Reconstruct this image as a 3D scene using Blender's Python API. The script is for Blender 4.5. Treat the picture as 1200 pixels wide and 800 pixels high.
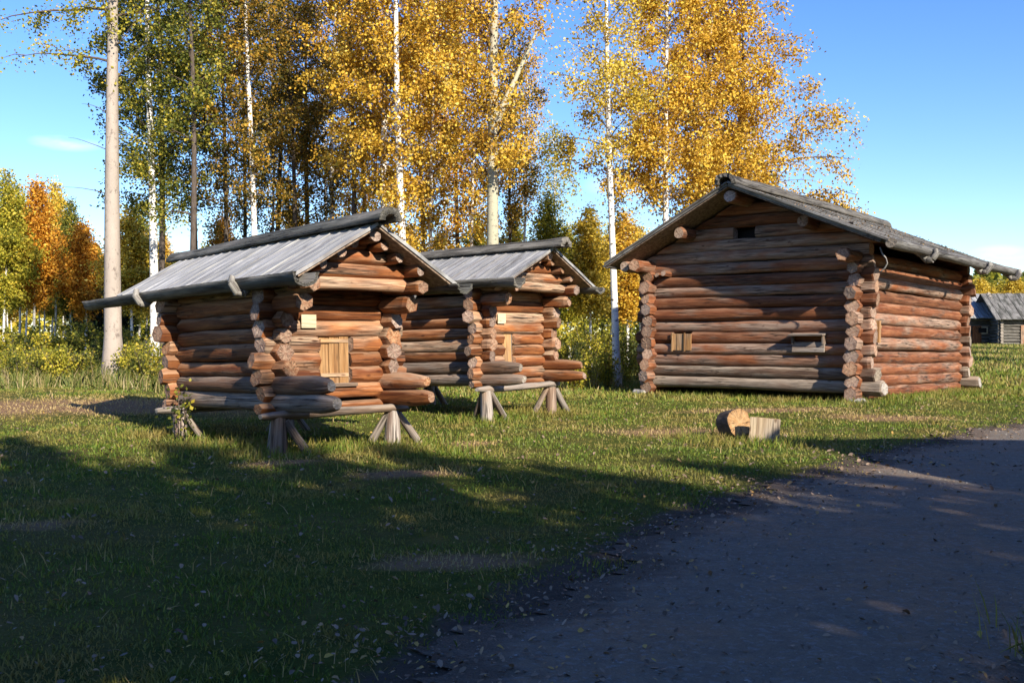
import bpy, math, random
import numpy as np
from mathutils import Vector, Matrix

S = bpy.context.scene
for o in list(bpy.data.objects): bpy.data.objects.remove(o)
C = S.collection
PI = math.pi
# ------------------------------------------------------------------ camera
cam = bpy.data.cameras.new('camera'); cam.lens = 36; cam.sensor_width = 36
cam.clip_start = 0.1; cam.clip_end = 6000
co = bpy.data.objects.new('camera', cam); C.objects.link(co); S.camera = co
co.location = (0, 0, 1.6)
co.rotation_euler = (math.radians(90 - 0.24), 0, 0)
# ------------------------------------------------------------------ light
SUN_AZ = (0.500, -0.866)           # horizontal direction towards the sun
SUN_EL = math.radians(27)
sv = Vector((SUN_AZ[0] * math.cos(SUN_EL), SUN_AZ[1] * math.cos(SUN_EL), math.sin(SUN_EL)))
sl = bpy.data.lights.new('sun', 'SUN'); sl.energy = 5.0; sl.angle = math.radians(0.5); sl.color = (1.0, 0.91, 0.76)
so = bpy.data.objects.new('sun', sl); C.objects.link(so)
so.rotation_euler = sv.to_track_quat('Z', 'Y').to_euler(); so.location = (10, -20, 30)
W = bpy.data.worlds.new('World'); S.world = W; W.use_nodes = True
wn = W.node_tree.nodes; wl = W.node_tree.links; wn.clear()
def N(t, ty, **kw):
    n = t.nodes.new(ty)
    for k, v in kw.items(): setattr(n, k, v)
    return n
wt = W.node_tree
sky = N(wt, 'ShaderNodeTexSky'); sky.sky_type = 'NISHITA'; sky.sun_disc = False
sky.sun_elevation = SUN_EL; sky.sun_rotation = math.atan2(SUN_AZ[0], SUN_AZ[1])
sky.air_density = 1.0; sky.dust_density = 0.3; sky.ozone_density = 3.5
hs = N(wt, 'ShaderNodeHueSaturation'); hs.inputs['Saturation'].default_value = 1.24; hs.inputs['Hue'].default_value = .516
bg = N(wt, 'ShaderNodeBackground'); bg.inputs[1].default_value = 0.122
wo = N(wt, 'ShaderNodeOutputWorld')
wl.new(sky.outputs[0], hs.inputs['Color'])
tc = N(wt, 'ShaderNodeTexCoord'); sx = N(wt, 'ShaderNodeSeparateXYZ'); wl.new(tc.outputs['Generated'], sx.inputs[0])
# a few small fair-weather clouds near the horizon
cm = N(wt, 'ShaderNodeMapping'); cm.inputs['Scale'].default_value = (16, 16, 60); cm.inputs['Location'].default_value = (1.3, .2, 2.1)
wl.new(tc.outputs['Generated'], cm.inputs[0])
cn = N(wt, 'ShaderNodeTexNoise'); cn.inputs['Scale'].default_value = 1.0; cn.inputs['Detail'].default_value = 7; wl.new(cm.outputs[0], cn.inputs[0])
def cloud_at(px, py, rx, ry):
    d = Vector(((px - 600) / 1200, 1, (395 - py) / 1200)).normalized()
    s = N(wt, 'ShaderNodeVectorMath', operation='SUBTRACT'); wl.new(tc.outputs['Generated'], s.inputs[0]); s.inputs[1].default_value = d
    m = N(wt, 'ShaderNodeVectorMath', operation='MULTIPLY'); wl.new(s.outputs[0], m.inputs[0]); m.inputs[1].default_value = (1 / rx, 1 / rx, 1 / ry)
    l = N(wt, 'ShaderNodeVectorMath', operation='LENGTH'); wl.new(m.outputs[0], l.inputs[0])
    a = N(wt, 'ShaderNodeMath', operation='SUBTRACT'); a.inputs[0].default_value = 1.0; wl.new(l.outputs['Value'], a.inputs[1])
    return a.outputs[0]
cur = None
for c in [(1170, 300, .030, .011), (735, 216, .045, .018), (78, 168, .034, .008)]:
    o_ = cloud_at(*c)
    if cur is None: cur = o_
    else:
        mx = N(wt, 'ShaderNodeMath', operation='MAXIMUM'); wl.new(cur, mx.inputs[0]); wl.new(o_, mx.inputs[1]); cur = mx.outputs[0]
mm = N(wt, 'ShaderNodeMath', operation='MULTIPLY_ADD'); wl.new(cn.outputs[0], mm.inputs[0]); mm.inputs[1].default_value = 5.0; mm.inputs[2].default_value = -1.9; mm.use_clamp = True
ad = N(wt, 'ShaderNodeMath', operation='MULTIPLY'); cur_c = N(wt, 'ShaderNodeMath', operation='MAXIMUM'); wl.new(cur, cur_c.inputs[0]); cur_c.inputs[1].default_value = 0; cur = cur_c.outputs[0]; wl.new(cur, ad.inputs[0]); wl.new(mm.outputs[0], ad.inputs[1])
cr = N(wt, 'ShaderNodeMapRange'); wl.new(ad.outputs[0], cr.inputs[0]); cr.inputs[1].default_value = 0.02; cr.inputs[2].default_value = 1.0; cr.inputs[4].default_value = 0.42
mixc = N(wt, 'ShaderNodeMix', data_type='RGBA'); wl.new(cr.outputs[0], mixc.inputs[0]); wl.new(hs.outputs[0], mixc.inputs[6]); mixc.inputs[7].default_value = (8.0, 8.0, 8.6, 1)
wl.new(mixc.outputs[2], bg.inputs[0]); wl.new(bg.outputs[0], wo.inputs[0])
S.view_settings.view_transform = 'Standard'; S.view_settings.look = 'None'
S.view_settings.exposure = 0.98; S.view_settings.gamma = 1.0; S.view_settings.use_curve_mapping = False

# ------------------------------------------------------------------ helpers
rng = np.random.default_rng(7)
def px(u, d): return (u - 600) / 1200.0 * d          # photo column at depth d -> world x
def sm(a, b, v):
    t = np.clip((v - a) / (b - a), 0, 1); return t * t * (3 - 2 * t)
LY = [-30, 0, 4.74, 6.1, 7.5, 9.4, 11.6, 15.1, 17.5, 19.2, 25, 40, 90]
LX = [-12, -2.4, -.40, .08, .80, 1.72, 3.3, 6.0, 8.2, 9.9, 15.5, 31, 90]
RX = [-8, 1.2, 2.75, 3.7, 4.8, 6.4, 8.4, 11.9, 14.8, 17.5, 25, 42, 105]
def edge_l(y): return np.interp(y, LY, LX) + .16 * np.sin(y * 2.1) + .10 * np.sin(y * 5.3 + 1) + .05 * np.sin(y * 13)
def edge_r(y): return np.interp(y, LY, RX) + .16 * np.sin(y * 1.7 + 2) + .08 * np.sin(y * 4.9)
def gz(x, y):
    x = np.asarray(x, float); y = np.asarray(y, float)
    r = np.hypot(x, y)
    z = 0.75 * sm(35, 110, y) + .10 * sm(15, 24, y)
    z = z + .18 * sm(17, 24, y) * sm(-4, -9, x)
    n = .035 * np.sin(x * .9 + 1.3 * np.sin(y * .5)) * np.sin(y * .8 + .7) + .02 * np.sin(x * 2.3 + y * 1.1) * np.sin(y * 2.0 - x * .6)
    road = sm(-.6, .5, x - np.interp(y, LY, LX)) * sm(.6, -.5, x - np.interp(y, LY, RX))
    z = z + n * (1 - road) * sm(2, 9, r) - .03 * road
    return z + 0.5 * sm(-22, -60, x) * sm(20, 50, y)

def setp(o, label=None, cat=None, group=None, kind=None):
    if label: o['label'] = label
    if cat: o['category'] = cat
    if group: o['group'] = group
    if kind: o['kind'] = kind
    return o
def empty(name, loc, rot=(0, 0, 0)):
    o = bpy.data.objects.new(name, None); C.objects.link(o); o.location = loc; o.rotation_euler = rot
    o.empty_display_size = .3
    return o
def link(me, name, parent=None):
    o = bpy.data.objects.new(name, me); C.objects.link(o)
    if parent is not None: o.parent = parent
    return o
class G:
    """collects geometry for ONE mesh; faces carry uv and material index"""
    def __init__(s): s.v = []; s.f = []; s.uv = []; s.mi = []; s.sm = []
    def add(s, vs, fs, uvs, mi=0, smooth=True):
        b = len(s.v); s.v += [tuple(v) for v in vs]
        for f, u in zip(fs, uvs):
            s.f.append([b + i for i in f]); s.uv.append(u); s.mi.append(mi); s.sm.append(smooth)
    def build(s, name, mats, parent=None):
        me = bpy.data.meshes.new(name); me.from_pydata(s.v, [], s.f)
        if not isinstance(mats, (list, tuple)): mats = [mats]
        for m in mats: me.materials.append(m)
        ul = me.uv_layers.new(name='UVMap')
        flat = [c for u in s.uv for p in u for c in p]
        ul.data.foreach_set('uv', flat)
        me.polygons.foreach_set('material_index', s.mi); me.polygons.foreach_set('use_smooth', s.sm)
        me.update()
        return link(me, name, parent)
def frame(d):
    d = Vector(d).normalized(); up = Vector((0, 0, 1)) if abs(d.z) < .9 else Vector((0, 1, 0))
    a = d.cross(up).normalized(); b = a.cross(d).normalized()
    return d, a, b
def add_log(g, p0, p1, r0, r1=None, seed=0, nseg=18, ends=('head', 'head'), sq=1.0, bend=.012, rough=1.35, step=.16, caps=True, tilt=.22, cross=(None, None), sup=2.0, slant=(0, 0)):
    """a peeled log: uneven radius, slight bow, hewn necks at the corner notches, faceted heads, cut caps (material 1)"""
    R = random.Random(seed); r1 = r0 if r1 is None else r1
    p0 = Vector(p0); p1 = Vector(p1); L = (p1 - p0).length; d, a, b = frame(p1 - p0)
    n = max(3, int(L / step)); base = [L * i / n for i in range(n + 1)]; ss = set([0.0, L]); zone = [0, 0]
    for k in (0, 1):
        if ends[k] == 'head':
            c = cross[k] or .0
            zz = [0, .025, .06, .12] + ([c - .12, c - .06, c, c + .06, c + .12, c + .17, c + .24] if c else [.2, .28]); zone[k] = zz[-1] + .08
        elif ends[k] == 'point': zz = [0, .04, .1, .18, .28, .4]; zone[k] = .46
        else: zz = [0, .03, .08]; zone[k] = .12
        zz = [z for z in zz if 0 <= z < L * .5]
        ss |= set(z if k == 0 else L - z for z in zz)
    ss |= set(q for q in base if zone[0] < q < L - zone[1])
    ss = sorted(ss); ss = [q for i, q in enumerate(ss) if i == 0 or q - ss[i - 1] > .004 or q == L]
    ph = [R.uniform(0, 6.28) for _ in range(12)]; hd = [R.uniform(1.0, 1.17), R.uniform(1.0, 1.17)]; nk = [R.uniform(.74, .86), R.uniform(.74, .86)]
    h0 = [R.uniform(-.3, .3), R.uniform(-.3, .3)]
    t0 = [R.uniform(-tilt, tilt) for _ in range(4)]; chamf = [R.uniform(.80, .97), R.uniform(.80, .97)]
    V = []; u0 = R.uniform(0, 50); v0 = R.uniform(0, 50)
    for s_ in ss:
        t = s_ / L if L else 0; r = r0 + (r1 - r0) * t
        cx = bend * L * .5 * (math.sin(PI * t + ph[0]) - math.sin(ph[0]) * (1 - 2 * t)) * .6
        cy = bend * L * .4 * math.sin(PI * t) * math.cos(ph[1])
        he = 0; rs = 1.0; cut = 0; hk = 0
        for k, dd in ((0, s_), (1, L - s_)):
            if ends[k] == 'head':
                c = cross[k] or 0; zl = c + .26 if c else .3
                if dd < zl:
                    he = sm(zl, zl - .16, dd); hk = k
                    if c:
                        q = abs(dd - c) / .12
                        rs *= (nk[k] + (1.06 - nk[k]) * sm(0, 1, q)) if q < 1 else (1.06 + (hd[k] - 1.06) * sm(0, .1, c - .12 - dd) if dd < c else 1 + .06 * he)
                    else: rs *= 1 + .06 * he
                    if dd < .024: rs *= chamf[k]
                    elif dd < .055: rs *= .5 + chamf[k] * .5
            if ends[k] == 'point' and dd < .42: rs *= .5 + .5 * (max(dd, 0) / .42) ** .5
            if ends[k] == 'round' and dd < .06: rs *= .86 + .14 * dd / .06
            if dd < .001: cut = (t0[2 * k], t0[2 * k + 1])
        for j in range(nseg):
            th = 2 * PI * j / nseg + ph[11]
            q = 1 + rough * (.028 * math.sin(2 * th + ph[2] + s_ * .9) + .025 * math.sin(3 * th + ph[3] - s_ * 1.3) + .015 * math.sin(5 * th + ph[4] + s_ * 3.1)
                             + .028 * math.sin(s_ * 2.7 + ph[5]) + .016 * math.sin(s_ * 7.1 + ph[6] + th))
            if sup > 2.0: q *= (abs(math.cos(th)) ** sup + abs(math.sin(th)) ** sup) ** (-1 / sup)
            if he > 0:
                m = ((th - ph[11] + 1e-6) % (PI / 3)) - PI / 6
                hx = math.cos(PI / 6) / math.cos(m) * 1.11
                q = q * (1 - he) + hx * he * (1 + .03 * math.sin(th * 2 + ph[7]))
            rr = r * q * rs
            ox = math.cos(th) * rr; oz = math.sin(th) * rr * sq
            p = p0 + d * s_ + a * (ox + cx) + b * (oz + cy)
            if cut: p = p + d * (cut[0] * ox + cut[1] * oz)
            for k, dd in ((0, s_), (1, L - s_)):
                if slant[k] and dd < .9: p = p + d * slant[k] * oz * (1 - dd / .9)
            V.append(p)
    F = []; UV = []
    for i in range(len(ss) - 1):
        for j in range(nseg):
            k = (j + 1) % nseg
            F.append((i * nseg + j, i * nseg + k, (i + 1) * nseg + k, (i + 1) * nseg + j))
            a0 = j / nseg * 6.28 * r0; a1 = (j + 1) / nseg * 6.28 * r0
            UV.append(((a0 + u0, ss[i] + v0), (a1 + u0, ss[i] + v0), (a1 + u0, ss[i + 1] + v0), (a0 + u0, ss[i + 1] + v0)))
    flat = set()
    for i in range(len(ss) - 1):
        mid = (ss[i] + ss[i + 1]) / 2
        for k, dd in ((0, mid), (1, L - mid)):
            if ends[k] == 'head' and dd < ((cross[k] or 0) + .20): flat.add(i)
    A_ = [x for x in range(len(F)) if x // nseg in flat]; B_ = [x for x in range(len(F)) if x // nseg not in flat]
    nb_ = len(g.v); g.add(V, [F[x] for x in B_], [UV[x] for x in B_], 0, True)
    for x in A_:
        g.f.append([nb_ + q_ for q_ in F[x]]); g.uv.append(UV[x]); g.mi.append(0); g.sm.append(False)
    if caps:
        for k in (0, 1):
            ring = V[:nseg] if k == 0 else V[-nseg:]
            c = sum(ring, Vector()) / nseg
            vs = list(ring) + [c + (ring[j] - c) * .5 + d * (R.uniform(-.006, .006)) for j in range(nseg)] + [c]
            F = []; UV = []
            q = lambda v: (((v - c).dot(a)) / r0, ((v - c).dot(b)) / r0)
            for j in range(nseg):
                m = (j + 1) % nseg
                f1 = (j, m, nseg + m, nseg + j); f2 = (nseg + j, nseg + m, 2 * nseg)
                if k == 1: f1 = f1[::-1]; f2 = f2[::-1]
                F += [f1, f2]; UV += [[q(vs[i]) for i in f1], [q(vs[i]) for i in f2]]
            g.add(vs, F, UV, 1, False)
def log(parent, name, p0, p1, r0, r1=None, seed=0, mats=None, **kw):
    g = G(); add_log(g, p0, p1, r0, r1, seed, **kw)
    return g.build(name, mats or [M['log'], M['end']], parent)
def add_box(g, M4, sx_, sy_, sz_, bev=.004, seed=0, mi=0):
    """box centred on matrix M4, long axis first for the grain (UV v runs along the longest side), with chamfered edges"""
    R = random.Random(seed); u0 = R.uniform(0, 40); v0 = R.uniform(0, 40)
    dims = [sx_, sy_, sz_]; ax = dims.index(max(dims)); hx, hy, hz = sx_ / 2, sy_ / 2, sz_ / 2
    b = min(bev, min(dims) * .3)
    V = []; idx = {}
    for i in (-1, 1):
        for j in (-1, 1):
            for k in (-1, 1):
                for q in range(3):
                    p = [i * (hx - b), j * (hy - b), k * (hz - b)]; p[q] = (i, j, k)[q] * (hx, hy, hz)[q]
                    idx[(i, j, k, q)] = len(V); V.append(Vector(p))
    F = []
    for q in range(3):
        o = [x for x in range(3) if x != q]
        for s_ in (-1, 1):
            cs = []
            for (aa, bb) in ((-1, -1), (1, -1), (1, 1), (-1, 1)):
                c = [0, 0, 0]; c[q] = s_; c[o[0]] = aa; c[o[1]] = bb; cs.append(idx[(c[0], c[1], c[2], q)])
            F.append(cs)
    for q in range(3):
        o = [x for x in range(3) if x != q]
        for aa in (-1, 1):
            for bb in (-1, 1):
                c0 = [0, 0, 0]; c1 = [0, 0, 0]; c0[q] = -1; c1[q] = 1
                for c in (c0, c1): c[o[0]] = aa; c[o[1]] = bb
                F.append([idx[(*c0, o[0])], idx[(*c1, o[0])], idx[(*c1, o[1])], idx[(*c0, o[1])]])
    for i in (-1, 1):
        for j in (-1, 1):
            for k in (-1, 1): F.append([idx[(i, j, k, 0)], idx[(i, j, k, 1)], idx[(i, j, k, 2)]])
    FF = []; UV = []
    o = [x for x in range(3) if x != ax]
    for f in F:
        c = sum((V[i] for i in f), Vector()) / len(f); nrm = (V[f[1]] - V[f[0]]).cross(V[f[2]] - V[f[0]])
        if nrm.dot(c) < 0: f = f[::-1]
        FF.append(f); UV.append([(V[i][o[0]] + V[i][o[1]] + u0, V[i][ax] + v0) for i in f])
    g.add([M4 @ v for v in V], FF, UV, mi, False)
def box(parent, name, loc, size, rot=(0, 0, 0), mat=None, seed=0, bev=.004):
    g = G(); m = Matrix.Translation(loc) @ (Matrix.Rotation(rot[2], 4, 'Z') @ Matrix.Rotation(rot[1], 4, 'Y') @ Matrix.Rotation(rot[0], 4, 'X'))
    add_box(g, m, *size, bev=bev, seed=seed); return g.build(name, mat, parent)
def half_pipe(parent, name, p0, p1, R0, thick, up=True, mat=None, seed=0, arc=PI, rag=.03):
    """hollowed half log; up=True opens upward (gutter), else a ridge cap"""
    R = random.Random(seed); p0 = Vector(p0); p1 = Vector(p1); d, a, b = frame(p1 - p0); L = (p1 - p0).length
    n = max(4, int(L / .2)); m = 12; V = []; sgn = -1 if up else 1
    ph = [R.uniform(0, 6) for _ in range(6)]
    prof = []
    for j in range(m + 1): prof.append(('o', (PI - arc) / 2 + arc * j / m))
    for j in range(m, -1, -1): prof.append(('i', (PI - arc) / 2 + arc * j / m))
    K = len(prof)
    for i in range(n + 1):
        t = i / n; s_ = L * t
        e0 = rag * math.sin(ph[5]) if i in (0, n) else 0
        flare = 1 + (.28 if up else .08) * sm(.45, 0, s_) + .05 * sm(.5, 0, L - s_)
        bow = Vector((0, 0, .02 * math.sin(PI * t + ph[0] * .2)))
        for k, (w, th) in enumerate(prof):
            r = R0 if w == 'o' else R0 - thick
            r *= flare * (1 + .025 * math.sin(3 * th + ph[1] + s_) + .03 * math.sin(s_ * 1.9 + ph[2]) + .015 * math.sin(s_ * 6 + th * 2 + ph[3]))
            jag = R.uniform(-rag, rag) if i in (0, n) else 0
            V.append(p0 + d * (s_ + jag) + a * math.cos(th) * r + b * sgn * math.sin(th) * r + bow)
    F = []; UV = []; u0 = R.uniform(0, 30)
    for i in range(n):
        for k in range(K):
            q = (k + 1) % K
            f = (i * K + k, i * K + q, (i + 1) * K + q, (i + 1) * K + k)
            if sgn < 0: f = f[::-1]
            F.append(f); UV.append([((x % K) * R0 * .3 + u0, (x // K) * L / n) for x in f])
    g = G(); g.add(V, F, UV, 0, True)
    for i in (0, n):
        for j in range(m):
            f = (i * K + j, i * K + j + 1, i * K + K - 2 - j, i * K + K - 1 - j)
            g.add([V[x] for x in f], [(0, 1, 2, 3) if i else (3, 2, 1, 0)], [[(x * .1, 0) for x in range(4)]], 0, False)
    return g.build(name, mat, parent)

# ------------------------------------------------------------------ materials
M = {}
def mat(name):
    m = bpy.data.materials.new(name); m.use_nodes = True; t = m.node_tree
    b = t.nodes['Principled BSDF']; b.inputs['Roughness'].default_value = .8
    b.inputs['Specular IOR Level'].default_value = .25
    return m, t, b
def ramp(t, stops, inp=None):
    r = N(t, 'ShaderNodeValToRGB'); e = r.color_ramp.elements
    while len(e) > 1: e.remove(e[-1])
    e[0].position = stops[0][0]; e[0].color = (*stops[0][1], 1)
    for p, c in stops[1:]:
        x = e.new(p); x.color = (*c, 1)
    if inp is not None: t.links.new(inp, r.inputs[0])
    return r
def noise(t, vec, scale, detail=5, rough=.6, dist=0):
    n = N(t, 'ShaderNodeTexNoise'); n.inputs['Scale'].default_value = scale; n.inputs['Detail'].default_value = detail
    n.inputs['Roughness'].default_value = rough; n.inputs['Distortion'].default_value = dist
    if vec is not None: t.links.new(vec, n.inputs['Vector'])
    return n
def mapping(t, vec, scale=(1, 1, 1), loc=(0, 0, 0)):
    m = N(t, 'ShaderNodeMapping'); m.inputs['Scale'].default_value = scale; m.inputs['Location'].default_value = loc
    t.links.new(vec, m.inputs[0]); return m.outputs[0]
def mix(t, f, a, b, blend='MIX'):
    m = N(t, 'ShaderNodeMix', data_type='RGBA', blend_type=blend)
    for s_, v in ((0, f), (6, a), (7, b)):
        if isinstance(v, (int, float)): m.inputs[s_].default_value = v
        elif isinstance(v, tuple): m.inputs[s_].default_value = (*v, 1) if len(v) == 3 else v
        else: t.links.new(v, m.inputs[s_])
    return m.outputs[2]
def math_(t, op, a, b=None, c=None):
    m = N(t, 'ShaderNodeMath', operation=op)
    for i, v in enumerate((a, b, c)):
        if v is None: continue
        if isinstance(v, (int, float)): m.inputs[i].default_value = v
        else: t.links.new(v, m.inputs[i])
    return m.outputs[0]
def mrange(t, v, a, b, c=0, d=1):
    m = N(t, 'ShaderNodeMapRange'); t.links.new(v, m.inputs[0])
    for i, q in enumerate((a, b, c, d)): m.inputs[i + 1].default_value = q
    return m.outputs[0]
def bump(t, b, h, strength=.5, dist=.01):
    n = N(t, 'ShaderNodeBump'); n.inputs['Strength'].default_value = strength; n.inputs['Distance'].default_value = dist
    t.links.new(h, n.inputs['Height']); t.links.new(n.outputs[0], b.inputs['Normal'])
def wood(name, base, light, grey, greyamt=.5, crack=.5, fine=60, bumpd=.012, spread=.35, crackcol=(.02, .014, .01), weather=.6):
    """long-grained weathered timber on UV (u across, v along the grain)"""
    m, t, b = mat(name); uv = N(t, 'ShaderNodeTexCoord').outputs['UV']
    oi = N(t, 'ShaderNodeObjectInfo').outputs['Random']
    off = N(t, 'ShaderNodeCombineXYZ'); t.links.new(math_(t, 'MULTIPLY', oi, 37.0), off.inputs[2])
    ad_ = N(t, 'ShaderNodeVectorMath', operation='ADD'); t.links.new(uv, ad_.inputs[0]); t.links.new(off.outputs[0], ad_.inputs[1]); v = ad_.outputs[0]
    g1 = noise(t, mapping(t, v, (fine, 2.2, 1)), 1, 4, .65).outputs[0]
    g2 = noise(t, mapping(t, v, (9, .9, 1)), 1, 4, .6, .6).outputs[0]
    g3 = noise(t, mapping(t, v, (2.5, .8, 1)), 1, 3, .55).outputs[0]
    ck = noise(t, mapping(t, v, (15, .5, 1)), 1, 3, .6, .3).outputs[0]
    ckm = mrange(t, math_(t, 'ABSOLUTE', math_(t, 'SUBTRACT', ck, .5)), 0.0, .036, 1, 0)
    ckg = mrange(t, g3, .42, .6, 0, crack)
    ckm = math_(t, 'MULTIPLY', ckm, ckg)
    c = mix(t, mrange(t, g2, .3, .7), base, light)
    c = mix(t, mrange(t, math_(t, 'ADD', g3, math_(t, 'MULTIPLY', math_(t, 'SUBTRACT', oi, .5), spread)), .62 - greyamt * .35, .80 - greyamt * .3), c, grey)
    c = mix(t, mrange(t, g1, .32, .72, .72, 0), c, (base[0] * .3, base[1] * .3, base[2] * .3))
    sk = noise(t, mapping(t, v, (13, .45, 1), (3, 7, 0)), 1, 5, .7, .8).outputs[0]
    c = mix(t, mrange(t, sk, .52, .66, 0, .75), c, (base[0] * .38, base[1] * .34, base[2] * .36))
    sk2 = noise(t, mapping(t, v, (8, .5, 1), (13, 2, 0)), 1, 5, .7, .8).outputs[0]
    c = mix(t, mrange(t, sk2, .56, .70, 0, .7), c, (light[0] * .5 + grey[0] * .6, light[1] * .5 + grey[1] * .6, light[2] * .5 + grey[2] * .6))
    br = N(t, 'ShaderNodeHueSaturation'); t.links.new(c, br.inputs['Color'])
    t.links.new(mrange(t, oi, 0, 1, .66, 1.3), br.inputs['Value']); c = br.outputs[0]
    st = noise(t, mapping(t, v, (5, 3, 1), (9, 4, 0)), 1, 5, .7).outputs[0]
    c = mix(t, mrange(t, st, .62, .72, 0, .6), c, (base[0] * .25, base[1] * .28, base[2] * .35))
    nz = N(t, 'ShaderNodeSeparateXYZ'); t.links.new(N(t, 'ShaderNodeNewGeometry').outputs['Normal'], nz.inputs[0])
    up_ = mrange(t, math_(t, 'ADD', nz.outputs[2], math_(t, 'MULTIPLY', math_(t, 'SUBTRACT', g2, .5), 1.6)), .25, .95, 0, weather)
    c = mix(t, up_, c, (grey[0] * 1.15, grey[1] * 1.12, grey[2] * 1.08))
    # knots
    vo = N(t, 'ShaderNodeTexVoronoi'); t.links.new(mapping(t, v, (4.2, 1.7, 1)), vo.inputs['Vector']); vo.inputs['Scale'].default_value = 1
    kn = mrange(t, vo.outputs['Distance'], .05, .11, .75, 0)
    c = mix(t, kn, c, (base[0] * .25, base[1] * .2, base[2] * .18))
    c = mix(t, ckm, c, crackcol)
    t.links.new(c, b.inputs['Base Color'])
    h = math_(t, 'SUBTRACT', math_(t, 'ADD', math_(t, 'MULTIPLY', g1, .4), math_(t, 'MULTIPLY', g2, .6)), math_(t, 'MULTIPLY', ckm, 1.2))
    bump(t, b, h, .8, bumpd)
    b.inputs['Roughness'].default_value = .75
    M[name] = m; return m
wood('log', (.19, .052, .016), (.50, .195, .062), (.44, .32, .22), .36, 1, weather=.38)
wood('log_worn', (.17, .075, .04), (.32, .17, .09), (.24, .20, .165), .55, .9)
wood('log_worn_dark', (.12, .06, .038), (.27, .17, .11), (.33, .27, .21), .7, 1)
wood('log_cabin', (.18, .052, .020), (.38, .15, .062), (.33, .24, .18), .40, 1, weather=.22)
wood('leg_wood', (.26, .15, .095), (.44, .33, .25), (.40, .36, .32), .6, 1)
wood('log_grey', (.17, .11, .075), (.32, .23, .165), (.28, .25, .22), .7, .9)
wood('plank_grey', (.38, .375, .355), (.56, .55, .54), (.33, .33, .325), .55, .5, 45, .006, weather=0)
wood('gutter_wood', (.15, .135, .11), (.31, .285, .25), (.10, .10, .085), .5, 1, 26, .03, weather=.1)
wood('plank_old', (.17, .155, .14), (.36, .35, .33), (.07, .075, .06), .5, .9, 40, .02, weather=.1)
wood('board_pale', (.42, .21, .075), (.58, .36, .17), (.38, .27, .18), .3, .7, 50, .006, weather=0)
wood('board_new', (.66, .54, .33), (.74, .63, .42), (.6, .5, .36), .3, .2, 50, .003)
wood('root_grey', (.30, .28, .25), (.50, .47, .42), (.22, .21, .19), .5, .9, 40, .02)
def endgrain(name, pale, dark):
    m, t, b = mat(name); uv = N(t, 'ShaderNodeTexCoord').outputs['UV']; oi = N(t, 'ShaderNodeObjectInfo').outputs['Random']
    n = noise(t, uv, 2.5, 3)
    ln = N(t, 'ShaderNodeVectorMath', operation='LENGTH'); t.links.new(uv, ln.inputs[0])
    r = math_(t, 'ADD', ln.outputs['Value'], math_(t, 'MULTIPLY', n.outputs[0], .25))
    w = math_(t, 'SINE', math_(t, 'MULTIPLY', r, 62))
    sp = N(t, 'ShaderNodeSeparateXYZ'); t.links.new(uv, sp.inputs[0])
    an = math_(t, 'ARCTAN2', sp.outputs[1], sp.outputs[0])
    cv = N(t, 'ShaderNodeCombineXYZ'); t.links.new(math_(t, 'MULTIPLY', an, 3.2), cv.inputs[0]); t.links.new(math_(t, 'MULTIPLY', oi, 60), cv.inputs[1]); t.links.new(math_(t, 'MULTIPLY', r, .5), cv.inputs[2])
    k = noise(t, cv.outputs[0], 1.4, 2)
    ck = mrange(t, math_(t, 'ABSOLUTE', math_(t, 'SUBTRACT', k.outputs[0], .5)), 0, .03, 1, 0)
    ck = math_(t, 'MULTIPLY', ck, mrange(t, r, .15, .5))
    c = mix(t, mrange(t, n.outputs[0], .35, .7), pale, dark)
    c = mix(t, mrange(t, w, -1, 1, 0, .35), c, (dark[0] * .5, dark[1] * .5, dark[2] * .5))
    c = mix(t, mrange(t, r, .75, 1.15, 0, .6), c, (dark[0] * .55, dark[1] * .5, dark[2] * .5))
    hs_ = N(t, 'ShaderNodeHueSaturation'); t.links.new(c, hs_.inputs['Color']); t.links.new(mrange(t, oi, 0, 1, .7, 1.2), hs_.inputs['Value']); t.links.new(mrange(t, math_(t, 'FRACT', math_(t, 'MULTIPLY', oi, 7.3)), 0, 1, .6, 1.1), hs_.inputs['Saturation'])
    c = mix(t, ck, hs_.outputs[0], (.03, .018, .012))
    t.links.new(c, b.inputs['Base Color']); bump(t, b, math_(t, 'SUBTRACT', n.outputs[0], ck), .6, .012); M[name] = m
endgrain('end', (.44, .29, .18), (.27, .11, .055))
endgrain('end_cabin', (.44, .29, .19), (.28, .14, .08))
endgrain('end_grey', (.42, .36, .29), (.26, .21, .16))
endgrain('end_fire', (.46, .30, .16), (.34, .19, .08))
wood('split_face', (.42, .30, .17), (.56, .44, .28), (.40, .33, .25), .4, .7, 50, .01, weather=0)
wood('split_face_orange', (.46, .20, .06), (.60, .34, .13), (.46, .33, .2), .3, .7, 50, .01, weather=0)

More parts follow.
